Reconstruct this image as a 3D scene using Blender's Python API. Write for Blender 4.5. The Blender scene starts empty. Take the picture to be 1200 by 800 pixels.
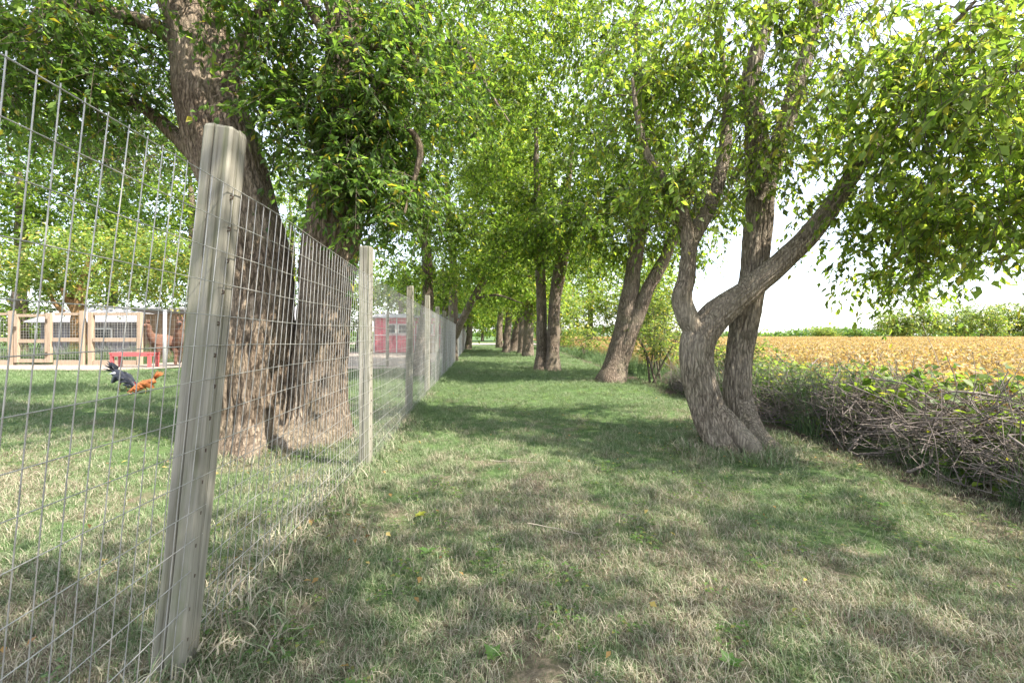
import bpy, math, random
import numpy as np
from mathutils import Vector, Matrix, Euler
R = math.radians
S = bpy.context.scene
COL = S.collection
rng = np.random.default_rng(7)
random.seed(7)

# ---------------------------------------------------------------- camera, sky, sun, exposure
EYE = 1.08
cd = bpy.data.cameras.new('camera'); cam = bpy.data.objects.new('camera', cd); COL.objects.link(cam)
cam.location = (0, 0, EYE); cam.rotation_euler = (R(90), 0, 0)
cd.lens = 15; cd.sensor_width = 36; cd.shift_y = -7 / 1200; cd.clip_start = 0.02; cd.clip_end = 4000
S.camera = cam
SUN_DIR = Vector((0.90, -0.42, 0)).normalized() * math.cos(R(50)) + Vector((0, 0, math.sin(R(50))))
w = bpy.data.worlds.new('World'); S.world = w; w.use_nodes = True
nt = w.node_tree; bg = nt.nodes['Background']
sky = nt.nodes.new('ShaderNodeTexSky'); sky.sky_type = 'NISHITA'; sky.sun_disc = False
sky.sun_elevation = R(50); sky.sun_rotation = math.atan2(SUN_DIR.x, SUN_DIR.y)
sky.altitude = 200; sky.air_density = 1.0; sky.dust_density = 1.2; sky.ozone_density = 1.0
veil = nt.nodes.new('ShaderNodeMix'); veil.data_type = 'RGBA'; veil.inputs[0].default_value = 0.7     # even veil of high cloud, brightened to add fill light
veil.inputs[7].default_value = (2.1, 2.1, 2.2, 1); nt.links.new(sky.outputs[0], veil.inputs[6])
nt.links.new(veil.outputs[2], bg.inputs['Color']); bg.inputs['Strength'].default_value = 0.15
sd = bpy.data.lights.new('sun', 'SUN'); so = bpy.data.objects.new('sun', sd); COL.objects.link(so)
sd.energy = 2.7; sd.angle = R(0.6); sd.color = (1.0, 0.93, 0.82)
so.rotation_euler = SUN_DIR.to_track_quat('Z', 'Y').to_euler(); so.location = (0, 0, 30)
S.view_settings.view_transform = 'Standard'; S.view_settings.look = 'None'
S.view_settings.exposure = 2.55; S.view_settings.gamma = 1
S.cycles.max_bounces = 8; S.cycles.diffuse_bounces = 5; S.cycles.transmission_bounces = 6
S.cycles.glossy_bounces = 2; S.cycles.sample_clamp_indirect = 6
try: S.cycles.denoising_prefilter = 'ACCURATE'
except Exception: pass

def W(px, py, y):
    """photo pixel at a distance y in front of the camera -> point of the place"""
    return np.array([(px - 600) / 500 * y, y, EYE + (393 - py) / 500 * y])

def gz(x, y):
    """height of the ground"""
    x = np.asarray(x, float); y = np.asarray(y, float)
    near = np.exp(-((x * x + y * y) / 500.0))
    h = 0.018 * np.sin(x * 1.7 + 0.6 * y) + 0.014 * np.sin(y * 2.3 - x * 0.8 + 1.1) + 0.010 * np.sin(3.1 * x + 1.9 * y)
    h = h * near
    h += 0.05 * np.exp(-(((x + 0.86 + 0.084 * y) / 0.18) ** 2)) * np.exp(-((y - 2.0) / 1.3) ** 2)   # lip of earth at the fence foot
    h += -0.05 * np.exp(-((x - 3.0) / 0.5) ** 2) * np.exp(-(y / 14) ** 2)                         # worn hollow by the brush
    return h

# ---------------------------------------------------------------- node helpers
class NB:
    def __init__(s, name):
        s.m = bpy.data.materials.new(name); s.m.use_nodes = True
        s.t = s.m.node_tree; s.b = s.t.nodes['Principled BSDF']; s.out = s.t.nodes['Material Output']
    def n(s, typ, **kw):
        nd = s.t.nodes.new('ShaderNode' + typ)
        for k, v in kw.items():
            if k in nd.inputs.keys(): nd.inputs[k].default_value = v
            else: setattr(nd, k, v)
        return nd
    def l(s, a, b): s.t.links.new(a, b)
    def noise(s, vec, scale, detail=4, rough=0.6, dist=0.0):
        nd = s.n('TexNoise'); nd.inputs['Scale'].default_value = scale; nd.inputs['Detail'].default_value = detail
        nd.inputs['Roughness'].default_value = rough; nd.inputs['Distortion'].default_value = dist
        if vec is not None: s.l(vec, nd.inputs['Vector'])
        return nd.outputs['Fac']
    def ramp(s, fac, stops):
        r = s.n('ValToRGB'); e = r.color_ramp.elements
        while len(e) < len(stops): e.new(0.5)
        for i, (p, c) in enumerate(stops):
            e[i].position = p; e[i].color = (*c, 1) if len(c) == 3 else c
        s.l(fac, r.inputs['Fac']); return r.outputs['Color']
    def math(s, op, a, b=None, c=None, clamp=False):
        nd = s.n('Math', operation=op); nd.use_clamp = clamp
        for i, v in enumerate((a, b, c)):
            if v is None: continue
            if isinstance(v, (int, float)): nd.inputs[i].default_value = v
            else: s.l(v, nd.inputs[i])
        return nd.outputs[0]
    def mix(s, f, a, b, blend='MIX'):
        nd = s.n('Mix', data_type='RGBA', blend_type=blend)
        if isinstance(f, (int, float)): nd.inputs[0].default_value = f
        else: s.l(f, nd.inputs[0])
        for i, v in ((6, a), (7, b)):
            if isinstance(v, tuple): nd.inputs[i].default_value = (*v, 1)
            else: s.l(v, nd.inputs[i])
        return nd.outputs[2]
    def mapv(s, src, scale):
        mp = s.n('Mapping'); mp.inputs['Scale'].default_value = scale; s.l(src, mp.inputs['Vector']); return mp.outputs[0]
    def coord(s, k='Object'): return s.n('TexCoord').outputs[k]
    def pos(s): return s.n('NewGeometry').outputs['Position']
    def bump(s, h, strength, dist):
        bm = s.n('Bump'); bm.inputs['Strength'].default_value = strength; bm.inputs['Distance'].default_value = dist
        s.l(h, bm.inputs['Height']); s.l(bm.outputs[0], s.b.inputs['Normal'])
    def base(s, c, rough=0.8, spec=0.3):
        if isinstance(c, tuple): s.b.inputs['Base Color'].default_value = (*c, 1)
        else: s.l(c, s.b.inputs['Base Color'])
        s.b.inputs['Roughness'].default_value = rough; s.b.inputs['Specular IOR Level'].default_value = spec
        return s

def flat(name, c, rough=0.8, var=0.25, scale=12, metal=0.0, bump=0.0):
    b = NB(name); o = b.coord()
    n = b.noise(o, scale, 5, 0.65)
    lo = tuple(v * (1 - var) for v in c); hi = tuple(min(1, v * (1 + var)) for v in c)
    b.base(b.ramp(n, [(0.3, lo), (0.7, hi)]), rough)
    b.b.inputs['Metallic'].default_value = metal
    if bump: b.bump(n, 0.5, bump)
    return b.m

def bark(name, lo, mid, hi, scale=1.0, moss=0.0):
    b = NB(name); o = b.coord()
    v = b.mapv(o, (32 * scale, 32 * scale, 3.0 * scale))
    add = b.n('VectorMath', operation='MULTIPLY_ADD'); 
    nz = b.n('TexNoise'); nz.inputs['Scale'].default_value = 9; nz.inputs['Detail'].default_value = 3; b.l(o, nz.inputs['Vector'])
    b.l(nz.outputs['Color'], add.inputs[0]); add.inputs[1].default_value = (1.9, 1.9, 1.9); b.l(v, add.inputs[2])
    vo = b.n('TexVoronoi', feature='DISTANCE_TO_EDGE'); vo.inputs['Scale'].default_value = 1.0; b.l(add.outputs[0], vo.inputs['Vector'])
    fine = b.noise(b.mapv(o, (70, 70, 6)), 1.0, 6, 0.72)
    crack = b.math('MULTIPLY', vo.outputs['Distance'], 2.2, clamp=True)
    h = b.math('ADD', b.math('MULTIPLY', crack, 0.36), b.math('MULTIPLY', fine, 0.9))
    c = b.ramp(h, [(0.42, lo), (0.68, mid), (1.0, hi)])
    big = b.noise(o, 1.6, 4, 0.6)
    c = b.mix(b.math('MULTIPLY', b.ramp(big, [(0.45, (0, 0, 0)), (0.7, (1, 1, 1))]), 0.45), c, hi)
    if moss:
        mm = b.ramp(b.noise(o, 2.3, 5, 0.7), [(0.5, (0, 0, 0)), (0.7, (1, 1, 1))])
        c = b.mix(b.math('MULTIPLY', mm, moss), c, (0.12, 0.16, 0.05))
    b.base(c, 0.92, 0.15); b.bump(h, 1.0, 0.045)
    return b.m

def leaf_mat(name, trans=0.5, tint=(2.15, 2.15, 1.05)):
    b = NB(name)
    at = b.n('Attribute', attribute_name='Col').outputs['Color']
    b.base(at, 0.5, 0.35)
    tr = b.n('BsdfTranslucent'); b.l(b.mix(1.0, at, tint, 'MULTIPLY'), tr.inputs['Color'])
    mx = b.n('MixShader'); mx.inputs[0].default_value = trans
    b.l(b.b.outputs[0], mx.inputs[1]); b.l(tr.outputs[0], mx.inputs[2]); b.l(mx.outputs[0], b.out.inputs['Surface'])
    return b.m

def wood(name, dark, mid, light, green=0.0):
    b = NB(name); o = b.coord()
    g = b.noise(b.mapv(o, (38, 38, 1.3)), 1.0, 6, 0.65)
    g2 = b.noise(b.mapv(o, (110, 110, 3.0)), 1.0, 4, 0.7)
    f = b.math('ADD', b.math('MULTIPLY', g, 0.7), b.math('MULTIPLY', g2, 0.3))
    c = b.ramp(f, [(0.34, dark), (0.44, mid), (0.60, light)])
    kn = b.n('TexVoronoi'); kn.inputs['Scale'].default_value = 1.0; b.l(b.mapv(o, (9, 9, 3.2)), kn.inputs['Vector'])
    c = b.mix(b.math('MULTIPLY', b.ramp(kn.outputs['Distance'], [(0.05, (1, 1, 1)), (0.16, (0, 0, 0))]), 0.7), c, dark)
    if green:
        nrm = b.n('SeparateXYZ'); b.l(b.n('NewGeometry').outputs['Normal'], nrm.inputs[0])
        al = b.ramp(b.noise(b.mapv(o, (16, 16, 1.6)), 1.0, 5, 0.65), [(0.40, (0, 0, 0)), (0.62, (1, 1, 1))])
        cr = b.noise(o, 3.5, 5, 0.7)
        al = b.math('MULTIPLY', al, b.ramp(cr, [(0.35, (0.2, 0.2, 0.2)), (0.6, (1, 1, 1))]))
        face = b.math('MULTIPLY_ADD', nrm.outputs[0], -0.7, 0.7, clamp=True)      # algae keeps to the sides away from the lane
        c = b.mix(b.math('MULTIPLY', al, b.math('MULTIPLY', face, green)), c, (0.15, 0.17, 0.075))
    b.base(c, 0.85, 0.2); b.bump(f, 0.9, 0.008)
    return b.m

M = {}
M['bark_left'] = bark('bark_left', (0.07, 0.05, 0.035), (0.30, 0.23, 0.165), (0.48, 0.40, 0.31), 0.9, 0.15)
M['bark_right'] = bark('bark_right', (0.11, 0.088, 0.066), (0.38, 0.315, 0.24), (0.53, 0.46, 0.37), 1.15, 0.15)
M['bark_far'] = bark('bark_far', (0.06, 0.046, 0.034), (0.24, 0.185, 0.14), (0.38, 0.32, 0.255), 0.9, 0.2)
M['bark_orange'] = bark('bark_orange', (0.12, 0.07, 0.03), (0.32, 0.19, 0.09), (0.45, 0.3, 0.16), 1.0)
M['twig'] = flat('twig_bark', (0.10, 0.08, 0.06), 0.9, 0.4, 20)
M['stick'] = flat('dead_stick', (0.18, 0.15, 0.135), 0.9, 0.5, 6)
M['leaf'] = leaf_mat('leaf')
M['crop_leaf'] = leaf_mat('crop_leaf', 0.35, (1.9, 1.65, 0.95))
M['post'] = wood('weathered_post', (0.075, 0.065, 0.048), (0.18, 0.168, 0.132), (0.30, 0.282, 0.235), 1.0)
M['pine'] = wood('pale_timber', (0.18, 0.125, 0.08), (0.30, 0.22, 0.155), (0.40, 0.315, 0.235))
M['brown_board'] = wood('brown_boards', (0.10, 0.06, 0.04), (0.22, 0.14, 0.09), (0.32, 0.22, 0.15))
M['wire'] = flat('galvanised_wire', (0.40, 0.39, 0.365), 0.5, 0.3, 14, 0.55)
M['steel'] = flat('steel_post', (0.45, 0.46, 0.47), 0.5, 0.15, 9, 0.4)
M['staple'] = flat('rusty_staple', (0.12, 0.09, 0.07), 0.6, 0.3, 60, 0.6)
M['red'] = flat('red_paint', (0.55, 0.10, 0.14), 0.6, 0.18, 4)
M['redtable'] = flat('red_table_paint', (0.45, 0.10, 0.10), 0.55, 0.15, 8)
M['white'] = flat('white_paint', (0.55, 0.54, 0.52), 0.5, 0.08, 5)
M['glass'] = flat('dark_pane', (0.03, 0.035, 0.04), 0.15, 0.2, 3)
M['roof'] = flat('grey_metal_roof', (0.33, 0.32, 0.34), 0.5, 0.12, 2)
M['greywall'] = flat('blue_grey_wall', (0.15, 0.145, 0.16), 0.75, 0.2, 3)
M['wool'] = flat('brown_wool', (0.13, 0.068, 0.046), 0.95, 0.35, 18, 0, 0.02)
M['black_feather'] = flat('black_feather', (0.018, 0.02, 0.028), 0.45, 0.5, 25)
M['rust_feather'] = flat('rust_feather', (0.30, 0.10, 0.03), 0.6, 0.5, 30)
M['white_feather'] = flat('white_feather', (0.6, 0.6, 0.6), 0.7, 0.2, 30)
M['comb'] = flat('red_comb', (0.45, 0.03, 0.03), 0.5, 0.2, 20)
M['horn'] = flat('yellow_horn', (0.4, 0.27, 0.08), 0.5, 0.2, 20)

def grass_mat(name, greens, drys, bias):
    b = NB(name); p = b.pos()
    at = b.n('Attribute', attribute_name='Col').outputs['Color']
    sp = b.n('SeparateColor'); b.l(at, sp.inputs[0])
    xyz = b.n('SeparateXYZ'); b.l(p, xyz.inputs[0])
    n1 = b.noise(p, 0.55, 3, 0.6); n2 = b.noise(p, 2.6, 4, 0.7)
    far = b.math('MULTIPLY_ADD', xyz.outputs[1], -0.06, 0.33)                    # lush farther up the lane, dry by the gate
    far = b.math('MAXIMUM', far, -0.16)
    f = b.math('ADD', b.math('MULTIPLY_ADD', n1, 1.0, -0.5), b.math('MULTIPLY_ADD', n2, 1.1, -0.55))
    f = b.math('ADD', f, b.math('MULTIPLY_ADD', sp.outputs[0], 0.75, -0.375))
    f = b.math('ADD', b.math('ADD', f, far), bias, clamp=True)
    cg = b.ramp(sp.outputs[1], [(0, greens[0]), (0.6, greens[1]), (1, greens[2])])
    cdry = b.ramp(sp.outputs[1], [(0, drys[0]), (0.6, drys[1]), (1, drys[2])])
    c = b.mix(b.ramp(f, [(0.38, (0, 0, 0)), (0.62, (1, 1, 1))]), cg, cdry)
    b.base(c, 0.6, 0.25)
    tr = b.n('BsdfTranslucent'); b.l(b.mix(1.0, c, (1.3, 1.3, 0.9), 'MULTIPLY'), tr.inputs['Color'])
    mx = b.n('MixShader'); mx.inputs[0].default_value = 0.25
    b.l(b.b.outputs[0], mx.inputs[1]); b.l(tr.outputs[0], mx.inputs[2]); b.l(mx.outputs[0], b.out.inputs['Surface'])
    return b.m
GREENS = [(0.095, 0.145, 0.06), (0.155, 0.215, 0.10), (0.22, 0.28, 0.145)]
DRYS = [(0.21, 0.175, 0.125), (0.34, 0.30, 0.22), (0.48, 0.44, 0.34)]
M['grassblade'] = grass_mat('grass_blades', GREENS, DRYS, 0.25)
M['tallgrass'] = grass_mat('tall_grass_blades', [(0.05, 0.09, 0.04), (0.09, 0.15, 0.06), (0.17, 0.23, 0.10)], DRYS, -0.28)

def ground_mat():
    b = NB('grassy_ground'); p = b.pos()
    xyz = b.n('SeparateXYZ'); b.l(p, xyz.inputs[0])
    n1 = b.noise(p, 0.55, 3, 0.6); n2 = b.noise(p, 2.6, 4, 0.7); n3 = b.noise(p, 45, 6, 0.75); n4 = b.noise(p, 9, 5, 0.7)
    far = b.math('MAXIMUM', b.math('MULTIPLY_ADD', xyz.outputs[1], -0.06, 0.33), -0.16)
    f = b.math('ADD', b.math('MULTIPLY_ADD', n1, 1.0, -0.5), b.math('MULTIPLY_ADD', n2, 1.1, -0.55))
    f = b.math('ADD', b.math('ADD', f, far), 0.32, clamp=True)
    f = b.math('ADD', f, b.math('MULTIPLY_ADD', n3, 0.5, -0.25))
    cg = b.ramp(n4, [(0.3, (0.05, 0.085, 0.03)), (0.7, (0.11, 0.17, 0.06))])
    cdry = b.ramp(n3, [(0.3, (0.06, 0.048, 0.036)), (0.5, (0.14, 0.115, 0.08)), (0.7, (0.26, 0.22, 0.155))])
    c = b.mix(b.ramp(f, [(0.38, (0, 0, 0)), (0.62, (1, 1, 1))]), cg, cdry)
    # bare dark soil in the hollow along the brush
    dx = b.math('ABSOLUTE', b.math('SUBTRACT', xyz.outputs[0], 3.15))
    strip = b.math('SUBTRACT', b.math('MULTIPLY_ADD', n4, 0.7, -0.12), dx)
    strip = b.ramp(strip, [(0.0, (0, 0, 0)), (0.12, (1, 1, 1))])
    soil = b.ramp(n3, [(0.3, (0.05, 0.038, 0.03)), (0.7, (0.13, 0.10, 0.08))])
    c = b.mix(strip, c, soil)
    b.base(c, 0.95, 0.1); b.bump(n3, 0.7, 0.03)
    return b.m
M['ground'] = ground_mat()
def gravel_mat():
    b = NB('pale_gravel'); p = b.pos()
    n = b.noise(p, 14, 6, 0.8); n2 = b.noise(p, 0.7, 4, 0.6)
    c = b.ramp(n, [(0.3, (0.2, 0.17, 0.15)), (0.7, (0.34, 0.30, 0.27))])
    c = b.mix(b.math('MULTIPLY', n2, 0.5), c, (0.34, 0.27, 0.2)); b.base(c, 0.95, 0.1); b.bump(n, 0.5, 0.03)
    return b.m
M['gravel'] = gravel_mat()
def crop_ground():
    b = NB('crop_ground'); p = b.pos()
    n = b.noise(p, 3.0, 8, 0.8); n2 = b.noise(p, 0.06, 3, 0.6)
    c = b.ramp(n, [(0.3, (0.16, 0.11, 0.055)), (0.5, (0.27, 0.195, 0.095)), (0.7, (0.35, 0.27, 0.135))])
    c = b.mix(b.math('MULTIPLY', b.ramp(n2, [(0.5, (0, 0, 0)), (0.7, (1, 1, 1))]), 0.35), c, (0.30, 0.28, 0.06))
    b.base(c, 0.95, 0.1); b.bump(n, 0.8, 0.2)
    return b.m
M['crop'] = crop_ground()

# ---------------------------------------------------------------- object helpers
def tag(o, label=None, cat=None, group=None, kind=None):
    if label: o['label'] = label
    if cat: o['category'] = cat
    if group: o['group'] = group
    if kind: o['kind'] = kind
    return o
def link(o, parent=None):
    COL.objects.link(o)
    if parent is not None:
        o.parent = parent
        if parent.type == 'EMPTY' or True:
            o.matrix_parent_inverse = Matrix.Identity(4)
    return o
def empty(name, loc=(0, 0, 0), rz=0.0):
    o = bpy.data.objects.new(name, None); o.empty_display_size = 0.2
    o.location = loc; o.rotation_euler = (0, 0, rz); COL.objects.link(o); return o
def data(name, V, F, mat, col=None, smooth=False):
    V = np.asarray(V, np.float32); me = bpy.data.meshes.new(name)
    if isinstance(F, np.ndarray):
        k = F.shape[1]; m = len(F)
        me.vertices.add(len(V)); me.vertices.foreach_set('co', V.ravel())
        me.loops.add(m * k); me.loops.foreach_set('vertex_index', F.astype(np.int32).ravel())
        me.polygons.add(m); me.polygons.foreach_set('loop_start', np.arange(m, dtype=np.int32) * k)
        me.polygons.foreach_set('loop_total', np.full(m, k, np.int32))
        me.update(calc_edges=True); me.validate()
    else:
        me.from_pydata([tuple(map(float, v)) for v in V], [], F)
    if smooth: me.polygons.foreach_set('use_smooth', np.ones(len(me.polygons), bool))
    if col is not None:
        a = me.attributes.new('Col', 'FLOAT_COLOR', 'POINT')
        c4 = np.ones((len(V), 4), np.float32); c4[:, :3] = col; a.data.foreach_set('color', c4.ravel())
    if mat is not None: me.materials.append(mat)
    return me
def obj(name, me, parent=None, loc=None, rot=None):
    o = bpy.data.objects.new(name, me)
    if loc is not None: o.location = loc
    if rot is not None: o.rotation_euler = rot
    return link(o, parent)

class MB:
    """gathers boxes, tubes and prisms into one mesh"""
    def __init__(s): s.V = []; s.F = []
    def add(s, V, F):
        k = len(s.V); s.V += [tuple(map(float, v)) for v in V]; s.F += [tuple(int(i) + k for i in f) for f in F]; return s
    def box(s, c, d, rz=0.0, rx=0.0, bev=0.0):
        hx, hy, hz = (v / 2 for v in d); m = Euler((rx, 0, rz)).to_matrix()
        vs = [m @ Vector((x * hx, y * hy, z * hz)) + Vector(c) for x in (-1, 1) for y in (-1, 1) for z in (-1, 1)]
        return s.add(vs, [(0, 1, 3, 2), (4, 6, 7, 5), (0, 4, 5, 1), (2, 3, 7, 6), (0, 2, 6, 4), (1, 5, 7, 3)])
    def bar(s, a, b, wd, th):
        a, b = Vector(a), Vector(b); d = b - a; q = d.to_track_quat('Z', 'Y').to_matrix(); L = d.length
        vs = [q @ Vector((x * wd / 2, y * th / 2, z * L)) + a for x in (-1, 1) for y in (-1, 1) for z in (0, 1)]
        return s.add(vs, [(0, 1, 3, 2), (4, 6, 7, 5), (0, 4, 5, 1), (2, 3, 7, 6), (0, 2, 6, 4), (1, 5, 7, 3)])
    def tube(s, pts, rad, n=6):
        V, F = tube(pts, rad, n); return s.add(V, F.tolist()).cap(len(s.V) - len(V), len(pts), n)
    def cap(s, k, m, n):
        s.F.append(tuple(k + i for i in range(n))[::-1]); s.F.append(tuple(k + (m - 1) * n + i for i in range(n))); return s
    def build(s, name, mat, parent=None, smooth=False, loc=None, rot=None):
        return obj(name, data(name, s.V, s.F, mat, None, smooth), parent, loc, rot)

def frames(pts):
    P = np.asarray(pts, float); T = np.gradient(P, axis=0); T /= np.linalg.norm(T, axis=1)[:, None] + 1e-9
    ref = np.array([1.0, 0, 0]) if abs(T[0, 0]) < 0.9 else np.array([0, 1.0, 0])
    N = np.zeros_like(P); n = ref - T[0] * (ref @ T[0]); n /= np.linalg.norm(n); N[0] = n
    for i in range(1, len(P)):
        n = n - T[i] * (n @ T[i]); n /= np.linalg.norm(n) + 1e-9; N[i] = n
    return T, N, np.cross(T, N)
def tube(pts, rad, n=6, radfun=None):
    P = np.asarray(pts, float); m = len(P); r = np.broadcast_to(np.asarray(rad, float), (m,))
    T, N, B = frames(P); a = np.arange(n) * 2 * np.pi / n
    rr = r[:, None] * np.ones(n)[None, :]
    if radfun is not None: rr = rr * radfun(P, a)
    V = P[:, None, :] + rr[:, :, None] * (np.cos(a)[None, :, None] * N[:, None, :] + np.sin(a)[None, :, None] * B[:, None, :])
    i = np.arange(m - 1)[:, None] * n; j = np.arange(n)[None, :]; j2 = (j + 1) % n
    F = np.stack([i + j, i + j2, i + n + j2, i + n + j], -1).reshape(-1, 4)
    return V.reshape(-1, 3), F
def tubes_many(P, r, n=3):
    """P (k,m,3), r (k,m): many thin tubes at once"""
    P = np.asarray(P, float); k, m, _ = P.shape
    T = np.gradient(P, axis=1); T /= np.linalg.norm(T, axis=2)[..., None] + 1e-9
    ref = np.where(np.abs(T[..., 2:3]) < 0.9, np.array([0, 0, 1.0]), np.array([1.0, 0, 0]))
    N = np.cross(T, ref); N /= np.linalg.norm(N, axis=2)[..., None] + 1e-9; B = np.cross(T, N)
    a = np.arange(n) * 2 * np.pi / n
    V = P[:, :, None, :] + r[:, :, None, None] * (np.cos(a)[:, None] * N[:, :, None, :] + np.sin(a)[:, None] * B[:, :, None, :])
    kk = np.arange(k)[:, None, None] * (m * n); i = np.arange(m - 1)[None, :, None] * n; j = np.arange(n)[None, None, :]; j2 = (j + 1) % n
    F = np.stack([kk + i + j, kk + i + j2, kk + i + n + j2, kk + i + n + j], -1).reshape(-1, 4)
    return V.reshape(-1, 3), F
def smooth_path(ctrl, rad, step=0.08):
    """Catmull-Rom through control points with radii"""
    C = np.asarray(ctrl, float); r = np.asarray(rad, float)
    C = np.vstack([2 * C[0] - C[1], C, 2 * C[-1] - C[-2]]); rr = np.concatenate([[r[0]], r, [r[-1]]])
    P = []; Q = []
    for i in range(1, len(C) - 2):
        p0, p1, p2, p3 = C[i - 1:i + 3]; n = max(2, int(np.linalg.norm(p2 - p1) / step))
        for t in np.linspace(0, 1, n, endpoint=False):
            P.append(0.5 * (2 * p1 + (p2 - p0) * t + (2 * p0 - 5 * p1 + 4 * p2 - p3) * t * t + (3 * p1 - p0 - 3 * p2 + p3) * t ** 3))
            Q.append(rr[i] + (rr[i + 1] - rr[i]) * (3 * t * t - 2 * t ** 3))
    P.append(C[-2]); Q.append(rr[-2])
    return np.array(P), np.array(Q)
def unit(v): return v / (np.linalg.norm(v, axis=-1, keepdims=True) + 1e-9)

def leaf_mesh(P, D, Nn, L, Wd, hi=True):
    """P base points, D directions, Nn normals, L lengths, Wd widths -> verts, tris"""
    D = unit(D); Sd = unit(np.cross(D, Nn)); U = np.cross(Sd, D); n = len(P)
    L = L[:, None]; Wd = Wd[:, None]
    if hi:
        V = np.stack([P, P + D * L * 0.45 + Sd * Wd * 0.5 + U * Wd * 0.12, P + D * L * 0.48 - U * Wd * 0.08,
                      P + D * L * 0.45 - Sd * Wd * 0.5 + U * Wd * 0.12, P + D * L - U * L * 0.16], 1)
        f = np.array([[0, 2, 1], [0, 3, 2], [1, 2, 4], [2, 3, 4]])
    else:
        V = np.stack([P, P + D * L * 0.45 + Sd * Wd * 0.5, P + D * L - U * L * 0.1, P + D * L * 0.45 - Sd * Wd * 0.5], 1)
        f = np.array([[0, 2, 1], [0, 3, 2]])
    k = V.shape[1]
    F = (np.arange(n)[:, None, None] * k + f[None]).reshape(-1, 3)
    return V.reshape(-1, 3), F, k

def palette(cols, weights, n, g):
    cols = np.array(cols); idx = g.choice(len(cols), n, p=np.array(weights) / sum(weights))
    c = cols[idx] * (1 + 0.22 * g.standard_normal((n, 1))) ; return np.clip(c, 0.005, 0.8)

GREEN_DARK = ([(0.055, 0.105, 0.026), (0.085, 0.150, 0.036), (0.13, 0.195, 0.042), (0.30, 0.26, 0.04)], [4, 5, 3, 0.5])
GREEN_MID = ([(0.065, 0.115, 0.022), (0.11, 0.175, 0.030), (0.170, 0.235, 0.038), (0.30, 0.30, 0.045)], [3, 5, 4, 0.5])  # leaf greens between the dark and the pale set
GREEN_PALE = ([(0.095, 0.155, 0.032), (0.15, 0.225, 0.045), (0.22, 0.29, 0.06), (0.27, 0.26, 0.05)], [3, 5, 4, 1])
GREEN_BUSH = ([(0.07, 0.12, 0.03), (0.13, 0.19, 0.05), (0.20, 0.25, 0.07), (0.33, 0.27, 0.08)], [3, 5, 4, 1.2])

def in_frame(P, marg=0.0):
    px = 600 + 500 * P[:, 0] / np.maximum(P[:, 1], 1e-3); py = 393 - 500 * (P[:, 2] - EYE) / np.maximum(P[:, 1], 1e-3)
    return (P[:, 1] > 0.3) & (px > -marg) & (px < 1200 + marg) & (py > -marg) & (py < 800 + marg)

SUN = np.array(SUN_DIR)
def sun_spots():
    spots = []
    for px, py, r in ((160, 535, .20), (190, 532, .16), (310, 588, .09), (335, 585, .08), (362, 596, .06), (420, 590, .07), (20, 470, .4), (60, 468, .4), (580, 490, .22), (640, 474, .3), (690, 493, .2), (610, 505, .18),
                      (575, 567, .08), (670, 607, .08), (742, 569, .09), (880, 664, .06), (905, 673, .07), (932, 685, .06), (960, 697, .05), (800, 608, .06), (1065, 590, .12), (1095, 604, .13), (1120, 622, .1), (1090, 570, .1), (955, 590, .07), (790, 560, .08),
                      (470, 610, .05), (1010, 690, .06), (690, 740, .04), (1150, 560, .12), (540, 540, .1), (730, 660, .05), (850, 590, .08), (620, 450, .4), (540, 455, .4), (700, 470, .25)):
        d = 540 / (py - 393); spots.append(((px - 600) / 500 * d, d, 0.03, r * 1.5))
    return np.array(spots)
SPOTS = sun_spots()
def sun_gap(P, soft, g):
    hit = np.zeros(len(P), bool)
    for x, y, z, r in SPOTS:
        v = P - np.array([x, y, z]); t = v @ SUN
        dd = np.linalg.norm(v - t[:, None] * SUN, axis=1)
        hit |= (t > 0.8) & (dd < r * (1 + soft * g.standard_normal(len(P))))
    return hit

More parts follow.
